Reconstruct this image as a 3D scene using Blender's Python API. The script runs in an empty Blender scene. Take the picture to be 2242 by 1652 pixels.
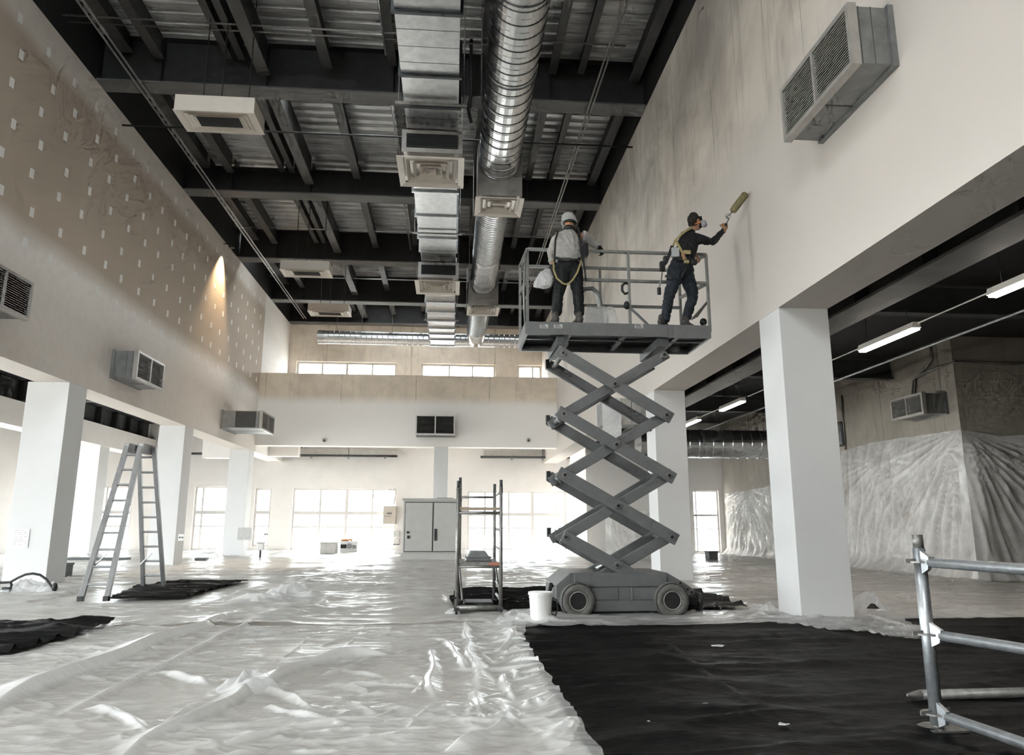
import bpy, bmesh, math, random
import numpy as np
from mathutils import Vector, Matrix

random.seed(7)
K = 0.9                                   # script units -> metres (applied when a mesh or light is linked)
S = bpy.context.scene
COL = S.collection

# ------------------------------------------------------------------ camera
YAW, PITCH, ROLL, FPX, PW, PH, EYE = .082, .199, .001, 1598.0, 2242.0, 1652.0, 1.5
_f = np.array([math.sin(YAW)*math.cos(PITCH), math.cos(YAW)*math.cos(PITCH), math.sin(PITCH)])
_r = np.array([math.cos(YAW), -math.sin(YAW), 0.0]); _u = np.cross(_r, _f)
CR = _r*math.cos(ROLL) + _u*math.sin(ROLL); CU = -_r*math.sin(ROLL) + _u*math.cos(ROLL); CF = _f
cam_d = bpy.data.cameras.new('camera'); cam = bpy.data.objects.new('camera', cam_d); COL.objects.link(cam)
cam_d.sensor_fit = 'HORIZONTAL'; cam_d.sensor_width = 36.0; cam_d.lens = 36.0*FPX/PW
cam_d.clip_start = .05; cam_d.clip_end = 500
_m = Matrix(((CR[0], CU[0], -CF[0], 0), (CR[1], CU[1], -CF[1], 0), (CR[2], CU[2], -CF[2], EYE*K), (0, 0, 0, 1)))
cam.matrix_world = _m
S.camera = cam

# ------------------------------------------------------------------ world, lights, exposure
w = bpy.data.worlds.new('sky'); S.world = w; w.use_nodes = True
bg = w.node_tree.nodes['Background']; bg.inputs[0].default_value = (0.93, 0.97, 1.0, 1); bg.inputs[1].default_value = 4.5
S.view_settings.view_transform = 'Standard'; S.view_settings.look = 'None'
S.view_settings.exposure = 2.33; S.view_settings.gamma = 1.0; S.view_settings.use_curve_mapping = False
sun_d = bpy.data.lights.new('sun', 'SUN'); sun_d.energy = 3.5; sun_d.color = (1.0, .95, .88); sun_d.angle = .05
sun = bpy.data.objects.new('sun', sun_d); COL.objects.link(sun); sun.rotation_euler = Vector((.10, -.94, -.36)).to_track_quat('-Z', 'Y').to_euler()
S.cycles.max_bounces = 7; S.cycles.diffuse_bounces = 4; S.cycles.glossy_bounces = 2
S.cycles.transmission_bounces = 4; S.cycles.transparent_max_bounces = 6
S.cycles.sample_clamp_indirect = 6.0; S.cycles.caustics_reflective = False; S.cycles.caustics_refractive = False
S.cycles.use_denoising = True; S.cycles.use_adaptive_sampling = True; S.cycles.adaptive_threshold = .05; S.cycles.adaptive_min_samples = 12

def portal(name, c, sx, sy, normal):
    """sky portal in a window opening: guides sky sampling, adds no light"""
    l = bpy.data.lights.new(name, 'AREA'); l.shape = 'RECTANGLE'; l.size = sx*K; l.size_y = sy*K; l.cycles.is_portal = True
    o = bpy.data.objects.new(name, l); COL.objects.link(o); o.location = Vector(c)*K
    o.rotation_euler = Vector(normal).to_track_quat('-Z', 'Y').to_euler(); return o

# ------------------------------------------------------------------ helpers
def at(px, py, Y=None, X=None, Z=None):
    """point of the place seen at photo position (px,py) on the plane Y=, X= or Z="""
    d = CR*(px-PW/2)/FPX - CU*(py-PH/2)/FPX + CF; c = np.array([0, 0, EYE])
    if Y is not None: t = (Y-c[1])/d[1]
    elif X is not None: t = (X-c[0])/d[0]
    else: t = (Z-c[2])/d[2]
    return c + d*t
def gr(px, py, z=0.0): return at(px, py, Z=z)

def V(*a): return np.array(a, float)
def nrm(v): v = np.asarray(v, float); return v/max(1e-9, np.linalg.norm(v))
ORG = {}
def props(o, label=None, cat=None, group=None, kind=None):
    if label: o['label'] = label
    if cat: o['category'] = cat
    if group: o['group'] = group
    if kind: o['kind'] = kind
    return o
def thing(name, label, cat, base, group=None, kind=None):
    o = bpy.data.objects.new(name, None); COL.objects.link(o); o.empty_display_size = .1
    o.location = Vector([float(q)*K for q in base]); ORG[o.name] = np.array(base, float)
    return props(o, label, cat, group, kind)
def link_mesh(name, verts, faces, mat, parent=None, smooth=False, base=None, bevel=0, mats=None, midx=None):
    verts = np.asarray(verts, float).reshape(-1, 3)
    org = ORG[parent.name] if parent is not None else (np.array(base, float) if base is not None else np.zeros(3))
    me = bpy.data.meshes.new(name)
    me.from_pydata([tuple(p) for p in (verts-org)*K], [], faces)
    for m_ in (mats or [mat]): me.materials.append(m_)
    if midx is not None: me.polygons.foreach_set('material_index', midx)
    if smooth: me.polygons.foreach_set('use_smooth', [True]*len(me.polygons))
    me.update()
    o = bpy.data.objects.new(name, me); COL.objects.link(o)
    if parent is not None: o.parent = parent
    else: o.location = Vector(org*K)
    ORG[o.name] = org
    if bevel:
        b = o.modifiers.new('bevel', 'BEVEL'); b.width = bevel*K; b.segments = 2; b.limit_method = 'ANGLE'; b.angle_limit = .6
    return o
def copy_to(o, parent, off, name=None):
    """a copy of a mesh part (shared mesh), moved by off relative to the source's own place under parent"""
    c = o.copy(); COL.objects.link(c); c.parent = parent
    c.location = Vector([float(q)*K for q in off]); ORG[c.name] = ORG[parent.name] if parent is not None else np.zeros(3)
    return c
def copy_tree(o, base, label=None, group=None, parent=None, rotz=None):
    c = o.copy(); COL.objects.link(c); c.parent = parent
    if parent is None:
        c.location = Vector([float(q)*K for q in base]); ORG[c.name] = np.array(base, float)
        if label: c['label'] = label
        if group: c['group'] = group
        if rotz is not None: c.rotation_euler.z = rotz
    for ch in list(o.children): copy_tree(ch, base, parent=c)
    return c

class MB:
    def __init__(s): s.v = []; s.f = []; s.n = 0
    def add(s, vs, fs):
        k = len(s.v); s.v += [tuple(map(float, p)) for p in vs]; s.f += [tuple(i+k for i in q) for q in fs]; return s
    def box(s, x0, x1, y0, y1, z0, z1):
        return s.add([(x0,y0,z0),(x1,y0,z0),(x1,y1,z0),(x0,y1,z0),(x0,y0,z1),(x1,y0,z1),(x1,y1,z1),(x0,y1,z1)],
                     [(0,3,2,1),(4,5,6,7),(0,1,5,4),(1,2,6,5),(2,3,7,6),(3,0,4,7)])
    def bar(s, a, b, w, h, up=(0,0,1)):
        a = V(*a); b = V(*b); d = nrm(b-a); up = V(*up)
        if abs(d@nrm(up)) > .98: up = V(0, 1, 0) if abs(d[1]) < .9 else V(1, 0, 0)
        sd = nrm(np.cross(d, up)); u = np.cross(sd, d); vs = []
        for c in (a, b):
            for i, j in ((-1,-1),(1,-1),(1,1),(-1,1)): vs.append(c + sd*i*w/2 + u*j*h/2)
        return s.add(vs, [(0,1,2,3),(7,6,5,4),(0,4,5,1),(1,5,6,2),(2,6,7,3),(3,7,4,0)])
    def tube(s, pts, r, n=10, cap=True):
        pts = [V(*p) for p in pts]; rs = r if hasattr(r, '__len__') else [r]*len(pts)
        k = len(s.v); sd = None
        for i, p in enumerate(pts):
            d = nrm(pts[min(i+1, len(pts)-1)] - pts[max(i-1, 0)])
            if sd is None:
                sd = np.cross(d, V(0,0,1)) if abs(d[2]) < .9 else np.cross(d, V(0,1,0))
            sd = nrm(sd - d*(sd@d)); u = np.cross(d, sd)
            for j in range(n):
                a = 2*math.pi*j/n; s.v.append(tuple(p + (sd*math.cos(a) + u*math.sin(a))*rs[i]))
        for i in range(len(pts)-1):
            for j in range(n):
                j2 = (j+1) % n; s.f.append((k+i*n+j, k+i*n+j2, k+(i+1)*n+j2, k+(i+1)*n+j))
        if cap:
            s.f.append(tuple(k+j for j in reversed(range(n)))); s.f.append(tuple(k+(len(pts)-1)*n+j for j in range(n)))
        return s
    def ribbon(s, pts, w, t, nd):
        """flat strap through pts: width w, thickness t, broad side facing nd"""
        pts = [V(*p) for p in pts]; nd = nrm(nd); k = len(s.v)
        for i, p in enumerate(pts):
            d = nrm(pts[min(i+1, len(pts)-1)] - pts[max(i-1, 0)]); sd = nrm(np.cross(d, nd)); u = np.cross(sd, d)
            for a, b in ((-1,-1),(1,-1),(1,1),(-1,1)): s.v.append(tuple(p + sd*a*w/2 + u*b*t/2))
        for i in range(len(pts)-1):
            for j in range(4): s.f.append((k+i*4+j, k+i*4+(j+1) % 4, k+i*4+4+(j+1) % 4, k+i*4+4+j))
        s.f.append((k+3, k+2, k+1, k)); e = k+(len(pts)-1)*4; s.f.append((e, e+1, e+2, e+3)); return s
    def lathe(s, prof, c, axis=(0,0,1), n=24, close=False):
        """prof: list of (radius, height along axis)"""
        ax = nrm(axis); sd = nrm(np.cross(ax, V(0,0,1)) if abs(ax[2]) < .9 else V(1,0,0)); u = np.cross(ax, sd); c = V(*c); k = len(s.v)
        for r, h in prof:
            for j in range(n):
                a = 2*math.pi*j/n; s.v.append(tuple(c + ax*h + (sd*math.cos(a) + u*math.sin(a))*r))
        m = len(prof)
        for i in range(m if close else m-1):
            i2 = (i+1) % m
            for j in range(n): s.f.append((k+i*n+j, k+i*n+(j+1) % n, k+i2*n+(j+1) % n, k+i2*n+j))
        if not close:
            s.f.append(tuple(k+j for j in reversed(range(n)))); s.f.append(tuple(k+(m-1)*n+j for j in range(n)))
        return s
    def prism(s, poly, ext):
        """poly: planar 3-D points, extruded by vector ext"""
        n = len(poly); e = V(*ext); vs = [V(*p) for p in poly] + [V(*p)+e for p in poly]
        return s.add(vs, [tuple(reversed(range(n))), tuple(range(n, 2*n))] + [(i, (i+1) % n, n+(i+1) % n, n+i) for i in range(n)])
    def ball(s, c, r, n=12, m=8):
        r = V(*r) if hasattr(r, '__len__') else V(r, r, r); c = V(*c); k = len(s.v)
        s.v.append(tuple(c+V(0,0,r[2])))
        for i in range(1, m):
            t = math.pi*i/m
            for j in range(n):
                a = 2*math.pi*j/n; s.v.append(tuple(c+V(r[0]*math.sin(t)*math.cos(a), r[1]*math.sin(t)*math.sin(a), r[2]*math.cos(t))))
        s.v.append(tuple(c-V(0,0,r[2]))); e = len(s.v)-1
        for j in range(n):
            s.f.append((k, k+1+j, k+1+(j+1) % n)); s.f.append((e, k+1+(m-2)*n+(j+1) % n, k+1+(m-2)*n+j))
        for i in range(m-2):
            for j in range(n): s.f.append((k+1+i*n+j, k+1+(i+1)*n+j, k+1+(i+1)*n+(j+1) % n, k+1+i*n+(j+1) % n))
        return s
    def build(s, name, mat, parent=None, smooth=False, base=None, bevel=0):
        return link_mesh(name, s.v, s.f, mat, parent, smooth, base, bevel)
def struct(o, label=None, cat=None): o['kind'] = 'structure'; return props(o, label, cat)

# ---- noise
_rng = np.random.RandomState(3); _P = _rng.permutation(512); _P = np.concatenate([_P, _P]); _G = _rng.uniform(0, 2*np.pi, 512)
def pn(x, y, seed=0):
    x = np.asarray(x, float)+seed*17.31; y = np.asarray(y, float)+seed*7.77
    xi = np.floor(x).astype(int); yi = np.floor(y).astype(int); xf = x-xi; yf = y-yi
    def g(ix, iy, dx, dy):
        a = _G[_P[(_P[ix & 511]+iy) & 511]]; return np.cos(a)*dx+np.sin(a)*dy
    u = xf**3*(xf*(xf*6-15)+10); v = yf**3*(yf*(yf*6-15)+10)
    a = g(xi, yi, xf, yf); b = g(xi+1, yi, xf-1, yf); c = g(xi, yi+1, xf, yf-1); d = g(xi+1, yi+1, xf-1, yf-1)
    return (a*(1-u)+b*u)*(1-v)+(c*(1-u)+d*u)*v
def ridge(x, y, seed=0): return np.clip(1-np.abs(pn(x, y, seed))*2.6, 0, 1)

# ------------------------------------------------------------------ materials
def node_mat(name):
    m = bpy.data.materials.new(name); m.use_nodes = True; nt = m.node_tree
    return m, nt, nt.nodes['Principled BSDF']
def L(nt, a, b): nt.links.new(a, b)
def coords(nt, scale=(1,1,1)):
    t = nt.nodes.new('ShaderNodeTexCoord'); mp = nt.nodes.new('ShaderNodeMapping'); mp.inputs['Scale'].default_value = scale
    L(nt, t.outputs['Object'], mp.inputs[0]); return mp.outputs[0]
def noise(nt, vec, scale, detail=4, rough=.6, dist=0):
    n = nt.nodes.new('ShaderNodeTexNoise'); n.inputs['Scale'].default_value = scale; n.inputs['Detail'].default_value = detail
    n.inputs['Roughness'].default_value = rough; n.inputs['Distortion'].default_value = dist; L(nt, vec, n.inputs['Vector']); return n.outputs[0]
def ramp(nt, fac, stops, interp='LINEAR'):
    r = nt.nodes.new('ShaderNodeValToRGB'); r.color_ramp.interpolation = interp; el = r.color_ramp.elements
    while len(el) < len(stops): el.new(.5)
    for e, (p, c) in zip(el, stops):
        e.position = p; e.color = (c, c, c, 1) if not hasattr(c, '__len__') else (*c, 1)
    L(nt, fac, r.inputs[0]); return r.outputs[0]
def mixc(nt, fac, a, b, mode='MIX'):
    m = nt.nodes.new('ShaderNodeMix'); m.data_type = 'RGBA'; m.blend_type = mode
    for i, q in ((0, fac), (6, a), (7, b)):
        if hasattr(q, 'is_linked'): L(nt, q, m.inputs[i])
        elif hasattr(q, '__len__'): m.inputs[i].default_value = (*q, 1)
        else: m.inputs[i].default_value = q if i == 0 else (q, q, q, 1)
    return m.outputs[2]
def mth(nt, op, a, b=None, c=None, clamp=False):
    m = nt.nodes.new('ShaderNodeMath'); m.operation = op; m.use_clamp = clamp
    for i, q in enumerate((a, b, c)):
        if q is None: continue
        if hasattr(q, 'is_linked'): L(nt, q, m.inputs[i])
        else: m.inputs[i].default_value = q
    return m.outputs[0]
def xyz(nt):
    t = nt.nodes.new('ShaderNodeTexCoord'); s = nt.nodes.new('ShaderNodeSeparateXYZ'); L(nt, t.outputs['Object'], s.inputs[0]); return s.outputs
def bump(nt, b, h, strength=.3, dist=.01):
    n = nt.nodes.new('ShaderNodeBump'); n.inputs['Strength'].default_value = strength; n.inputs['Distance'].default_value = dist
    L(nt, h, n.inputs['Height']); L(nt, n.outputs[0], b.inputs['Normal'])
def M(name, col, rough=.5, metal=0, var=0, vscale=6, stretch=(1,1,1), bmp=0, bscale=40, spec=.5, emit=None):
    m, nt, b = node_mat(name)
    b.inputs['Base Color'].default_value = (*col, 1); b.inputs['Roughness'].default_value = rough; b.inputs['Metallic'].default_value = metal
    b.inputs['Specular IOR Level'].default_value = spec
    if var:
        v = coords(nt, stretch); n = noise(nt, v, vscale, 3)
        lo = tuple(max(0, c*(1-var)) for c in col); hi = tuple(min(1, c*(1+var)) for c in col)
        L(nt, ramp(nt, n, [(.3, lo), (.7, hi)]), b.inputs['Base Color'])
    if bmp: bump(nt, b, noise(nt, coords(nt, stretch), bscale, 4), bmp, .01)
    if emit: b.inputs['Emission Color'].default_value = (*emit[:3], 1); b.inputs['Emission Strength'].default_value = emit[3]
    return m

WHITE = (.745, .705, .672)
m_white = M('white_paint', WHITE, .75, var=.03, vscale=1.5, bmp=.05, bscale=90)
m_column = M('column_white_paint', (.66, .652, .645), .7, var=.02, vscale=2)
m_char = M('charcoal_steel', (.024, .024, .0245), .6, var=.25, vscale=3)
m_flange_lit = M('bounce_lit_flange', (.13, .126, .12), .6, var=.15, vscale=2, stretch=(.3, 1, 1))  # beam steel lightened in colour to stand for bounce from below
m_gird = M('dark_girder_steel', (.055, .057, .058), .55, var=.2, vscale=2)
m_purlin = M('purlin_steel', (.07, .069, .066), .55, var=.2, vscale=3)
m_galv = M('galvanised_sheet', (.52, .53, .54), .33, .85, var=.14, vscale=5, bmp=.05, bscale=18)
m_spiral = M('spiral_duct_metal', (.60, .61, .62), .24, .95, var=.12, vscale=9, stretch=(1, .35, 1), bmp=.06, bscale=14)
m_seam = M('duct_seam_dark', (.09, .10, .105), .5, .6)
m_cream = M('cream_enamel', (.66, .60, .53), .45, var=.04, vscale=3)
m_dark = M('dark_louvre_gap', (.012, .012, .012), .7)
m_unit = M('unit_grey_metal', (.24, .245, .245), .42, .55, var=.18, vscale=5, bmp=.04, bscale=20)
m_unitf = M('unit_frame_metal', (.42, .40, .375), .4, .45, var=.1, vscale=6)
m_lift = M('lift_grey_paint', (.14, .142, .141), .42, .1, var=.10, vscale=7, bmp=.03, bscale=60)
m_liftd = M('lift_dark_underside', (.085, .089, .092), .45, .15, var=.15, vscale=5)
m_rail = M('guard_rail_grey', (.21, .21, .20), .4, .4, var=.15, vscale=12)
m_black = M('black_rubber', (.012, .012, .012), .5)
m_tyre = M('grey_dusty_tyre', (.125, .118, .108), .75, var=.25, vscale=14, bmp=.15, bscale=50)
m_alu = M('aluminium', (.36, .365, .37), .34, .75, var=.12, vscale=10, stretch=(1, 1, .3))
m_steel = M('galvanised_tube', (.50, .52, .54), .38, .8, var=.18, vscale=16, bmp=.08, bscale=60)
m_steel2 = M('worn_scaffold_tube', (.26, .25, .235), .45, .6, var=.25, vscale=14)
m_wood = M('scaffold_board_wood', (.36, .29, .22), .7, var=.2, vscale=5, stretch=(1, 8, 8))
m_red = M('red_board_end', (.42, .15, .10), .6)
m_cab = M('cabinet_grey_enamel', (.50, .485, .46), .5, var=.04, vscale=3)
m_line = M('cabinet_gap_dark', (.09, .085, .08), .6)
m_bucket = M('white_bucket_plastic', (.80, .79, .77), .38, var=.03, vscale=6)
m_paper = M('white_paper', (.74, .73, .72), .8)
m_ink = M('grey_ink', (.16, .16, .165), .8)
m_lampw = M('lamp_housing', (.62, .57, .52), .45)
m_lamp = M('lit_tube_diffuser', (.9, .86, .8), .5, emit=(1.0, .93, .84, 9.0))
m_frame = M('window_frame_paint', (.55, .515, .49), .5)
m_tan = M('tan_box', (.50, .44, .37), .55)
m_skin = M('skin', (.42, .22, .14), .55, var=.1, vscale=20)
m_glove = M('brown_work_glove', (.30, .17, .09), .8, var=.2, vscale=30)
m_hood = M('grey_sweatshirt', (.33, .315, .295), .9, var=.12, vscale=9, bmp=.3, bscale=70)
m_navy = M('black_shirt', (.005, .005, .006), .85, var=.2, vscale=10)
m_jean1 = M('black_work_trousers', (.007, .008, .0095), .85, var=.35, vscale=12)
m_jean2 = M('dark_blue_jeans', (.015, .020, .027), .9, var=.4, vscale=14, bmp=.2, bscale=80)
m_shoe = M('dark_shoe', (.05, .045, .042), .7, var=.3, vscale=20)
m_strap = M('yellow_harness_strap', (.30, .24, .11), .7, var=.25, vscale=25)
m_strapk = M('black_harness_strap', (.012, .012, .012), .6)
m_hat = M('white_hard_hat', (.40, .40, .39), .4, var=.15, vscale=8)
m_hair = M('dark_brown_hair', (.018, .013, .010), .85, var=.5, vscale=40)
m_filter = M('respirator_filter_grey', (.36, .37, .38), .6)
m_roller = M('olive_roller_fleece', (.22, .19, .10), .95, var=.35, vscale=60, bmp=.8, bscale=120)
m_orange = M('orange_strap', (.55, .20, .06), .6)
m_spack = M('white_spackle', (.80, .775, .74), .8)

def glass_mat():
    m = bpy.data.materials.new('window_glass'); m.use_nodes = True; nt = m.node_tree; nt.nodes.clear()
    o = nt.nodes.new('ShaderNodeOutputMaterial'); t = nt.nodes.new('ShaderNodeBsdfTransparent'); g = nt.nodes.new('ShaderNodeBsdfGlossy')
    t.inputs[0].default_value = (.94, .955, .95, 1); g.inputs['Roughness'].default_value = .03
    mx = nt.nodes.new('ShaderNodeMixShader'); mx.inputs[0].default_value = .06
    L(nt, t.outputs[0], mx.inputs[1]); L(nt, g.outputs[0], mx.inputs[2]); L(nt, mx.outputs[0], o.inputs[0]); return m
m_glass = glass_mat()

def plastic_mat(name, tint, opac, rough, crinkle, folds=True, cscale=16, stretch=(1, 1, 1)):
    """thin polythene: partly see-through film, milkier where it lies double (attribute 'fold'), shiny crinkles"""
    m, nt, b = node_mat(name); out = nt.nodes['Material Output']
    b.inputs['Base Color'].default_value = (*tint, 1); b.inputs['Roughness'].default_value = rough; b.inputs['Specular IOR Level'].default_value = .6
    tr = nt.nodes.new('ShaderNodeBsdfTransparent'); tr.inputs[0].default_value = (.97, .965, .955, 1)
    tl = nt.nodes.new('ShaderNodeBsdfTranslucent'); tl.inputs[0].default_value = (*tint, 1)
    film = nt.nodes.new('ShaderNodeMixShader'); film.inputs[0].default_value = .15
    L(nt, b.outputs[0], film.inputs[1]); L(nt, tl.outputs[0], film.inputs[2])
    v = coords(nt, stretch); n1 = noise(nt, v, 1.3, 2, .65); n2 = noise(nt, v, cscale, 3, .7, .6)
    op = mth(nt, 'MULTIPLY_ADD', n1, .5, opac-.25)
    op = mth(nt, 'MULTIPLY_ADD', n2, .35, mth(nt, 'SUBTRACT', op, .175))
    if folds:
        a = nt.nodes.new('ShaderNodeAttribute'); a.attribute_name = 'fold'; op = mth(nt, 'ADD', op, a.outputs['Fac'], clamp=True)
    op = mth(nt, 'MINIMUM', mth(nt, 'MAXIMUM', op, .12), .97)
    mx = nt.nodes.new('ShaderNodeMixShader'); L(nt, op, mx.inputs[0]); L(nt, tr.outputs[0], mx.inputs[1]); L(nt, film.outputs[0], mx.inputs[2])
    L(nt, mx.outputs[0], out.inputs[0])
    vo = nt.nodes.new('ShaderNodeTexVoronoi'); vo.feature = 'DISTANCE_TO_EDGE'; vo.inputs['Scale'].default_value = cscale*.55
    wv = nt.nodes.new('ShaderNodeMix'); wv.data_type = 'VECTOR'; wv.inputs[0].default_value = .12; L(nt, v, wv.inputs[4])
    nn = nt.nodes.new('ShaderNodeTexNoise'); nn.inputs['Scale'].default_value = 3.5; nn.inputs['Detail'].default_value = 1; L(nt, v, nn.inputs['Vector']); L(nt, nn.outputs['Color'], wv.inputs[5])
    L(nt, wv.outputs[1], vo.inputs['Vector'])
    h = mth(nt, 'ADD', mth(nt, 'MULTIPLY', mth(nt, 'MINIMUM', vo.outputs[0], .25), 1.2), mth(nt, 'MULTIPLY', n2, .8))
    bump(nt, b, h, crinkle, .02)
    return m
m_film = plastic_mat('clear_polythene', (.885, .877, .862), .50, .23, .32, cscale=7, stretch=(.7, 1.8, 1))
m_filmw = plastic_mat('wall_polythene', (.82, .805, .785), .45, .18, .35, cscale=7)
m_milk = plastic_mat('milky_polythene', (.82, .82, .82), .80, .25, .3)
m_bag = plastic_mat('thin_bag_film', (.80, .80, .80), .42, .2, .4, folds=False, cscale=20)
m_soft = plastic_mat('bunched_polythene', (.86, .855, .85), .62, .2, .3, cscale=6)

def tarp_mat():
    m, nt, b = node_mat('black_tarp'); v = coords(nt, (1.2, 5, 5)); n = noise(nt, v, 2.2, 4, .7, .5)
    L(nt, ramp(nt, n, [(.35, (.002, .0021, .0023)), (.62, (.0035, .0035, .0035)), (.80, (.014, .0135, .0125))]), b.inputs['Base Color'])
    L(nt, ramp(nt, n, [(.3, .42), (.7, .6)]), b.inputs['Roughness']); b.inputs['Specular IOR Level'].default_value = .22
    bump(nt, b, noise(nt, coords(nt, (1, 3, 3)), 9, 6, .7, .8), .5, .03); return m
m_tarp = tarp_mat()

def concrete(nt, base, dark, blotch=.78, streak=True):
    v = coords(nt, (1, 1, 1)); a = noise(nt, v, .8 if blotch > .7 else .42, 4, .65, .4); bn = noise(nt, coords(nt, (1.6, 1.6, .16)), 2.2, 4, .7, .4); c = noise(nt, v, 14, 3)
    col = mixc(nt, ramp(nt, a, [(.40, 0), (.68, 1)]), base, tuple(q*blotch for q in base))
    if streak: col = mixc(nt, ramp(nt, bn, [(.54, 0), (.85, .6)]), col, dark)
    col = mixc(nt, ramp(nt, c, [(.70, 0), (.80, .45)]), col, dark)
    return col, c, bn
def concrete_mat(name, base, dark, white=None, zlo=0, zhi=1, joints=None, axis=1, wob=.9, streaks=(), blotch=.78):
    """bare concrete; where white is given it is painted white below a soft sprayed edge between heights zlo..zhi"""
    m, nt, b = node_mat(name); col, c, bn = concrete(nt, base, dark, blotch); X = xyz(nt)
    if joints:
        t = mth(nt, 'FRACT', mth(nt, 'MULTIPLY', X[axis], 1/(joints*K))); d = mth(nt, 'ABSOLUTE', mth(nt, 'SUBTRACT', t, .5))
        wob2 = noise(nt, coords(nt, (1, 1, .5)), 1.1, 4)
        lim = mth(nt, 'MULTIPLY', mth(nt, 'SUBTRACT', wob2, .34), .050)
        col = mixc(nt, mth(nt, 'MULTIPLY', mth(nt, 'LESS_THAN', d, lim), .6), col, dark)
    if white:
        n = noise(nt, coords(nt), .55, 4, .6); z = mth(nt, 'MULTIPLY_ADD', n, -wob*2*K, mth(nt, 'ADD', X[2], wob*K))
        f = nt.nodes.new('ShaderNodeMapRange'); f.interpolation_type = 'SMOOTHSTEP'; L(nt, z, f.inputs[0]); f.inputs[1].default_value = zlo*K; f.inputs[2].default_value = zhi*K
        f.inputs[3].default_value = 1; f.inputs[4].default_value = 0; col = mixc(nt, f.outputs[0], col, white)
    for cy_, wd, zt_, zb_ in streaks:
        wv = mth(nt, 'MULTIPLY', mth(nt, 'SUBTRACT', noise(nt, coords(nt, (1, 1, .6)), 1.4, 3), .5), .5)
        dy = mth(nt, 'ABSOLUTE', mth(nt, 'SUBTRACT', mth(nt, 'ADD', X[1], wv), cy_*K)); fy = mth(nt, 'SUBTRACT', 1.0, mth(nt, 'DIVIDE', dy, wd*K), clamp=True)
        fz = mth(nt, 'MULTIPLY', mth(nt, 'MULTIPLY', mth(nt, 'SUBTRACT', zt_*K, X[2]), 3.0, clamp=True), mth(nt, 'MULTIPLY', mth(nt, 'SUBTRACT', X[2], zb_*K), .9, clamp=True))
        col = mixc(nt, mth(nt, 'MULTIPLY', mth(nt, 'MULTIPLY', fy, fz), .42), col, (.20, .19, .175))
    L(nt, col, b.inputs['Base Color']); b.inputs['Roughness'].default_value = .8
    bump(nt, b, c, .12, .01); return m
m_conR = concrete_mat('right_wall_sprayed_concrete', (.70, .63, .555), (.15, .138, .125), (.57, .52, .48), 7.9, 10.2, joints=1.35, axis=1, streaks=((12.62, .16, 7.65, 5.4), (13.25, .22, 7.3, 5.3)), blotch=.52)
m_conB = concrete_mat('bulkhead_concrete', (.72, .61, .49), (.36, .30, .23), (.84, .80, .76), 7.6, 8.25, joints=3.9, axis=0, wob=.12)
m_conU = concrete_mat('upper_back_concrete', (.82, .73, .63), (.46, .38, .30), joints=5.2, axis=0)
m_conA = concrete_mat('aisle_concrete', (.36, .325, .28), (.15, .135, .115), joints=3.1, axis=1)
m_floor = concrete_mat('floor_screed', (.60, .56, .51), (.27, .245, .21))

def drywall_mat():
    """left wall: white sprayed paint below, bare beige plasterboard in the middle, paler strip on top and beyond the bulkhead"""
    m, nt, b = node_mat('left_wall_drywall'); X = xyz(nt); n = noise(nt, coords(nt), .45, 3)
    z = mth(nt, 'ADD', mth(nt, 'DIVIDE', X[2], K), mth(nt, 'MULTIPLY', mth(nt, 'SUBTRACT', n, .5), .35))
    col = ramp(nt, mth(nt, 'DIVIDE', z, 15.0), [(6.9/15, (.70, .635, .58)), (7.65/15, (.80, .745, .70)), (7.95/15, (.82, .765, .72)), (8.55/15, (.48, .395, .315)), (12.55/15, (.46, .38, .305)), (12.95/15, (.66, .60, .545))])
    y = mth(nt, 'GREATER_THAN', X[1], 38.55*K)
    col = mixc(nt, y, col, (.80, .765, .73))
    g = noise(nt, coords(nt), 5, 5); col = mixc(nt, ramp(nt, g, [(.4, 0), (.9, .25)]), col, (.42, .37, .32))
    L(nt, col, b.inputs['Base Color']); b.inputs['Roughness'].default_value = .85; return m
m_dry = drywall_mat()

def deck_mat():
    m, nt, b = node_mat('galvanised_roof_deck'); n = noise(nt, coords(nt, (.25, 9, 9)), 3, 4, .75); q = noise(nt, coords(nt, (.4, .4, 1)), .9, 3)
    c = ramp(nt, n, [(.3, (.26, .26, .25)), (.48, (.68, .675, .66)), (.66, (.95, .945, .93))])
    L(nt, mixc(nt, ramp(nt, q, [(.35, .5), (.60, 0)]), c, (.08, .08, .08)), b.inputs['Base Color'])
    b.inputs['Metallic'].default_value = .2; b.inputs['Roughness'].default_value = .42; return m
m_deck = deck_mat()
# ------------------------------------------------------------------ the building
XL, XR, ZS, ZC = -10.08, 5.57, 5.175, 13.655
YB, YF, XO, XQ = 44.7, -9.0, -23.0, 14.4          # back wall, front wall, outer left wall, aisle wall right
WT = .88

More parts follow.
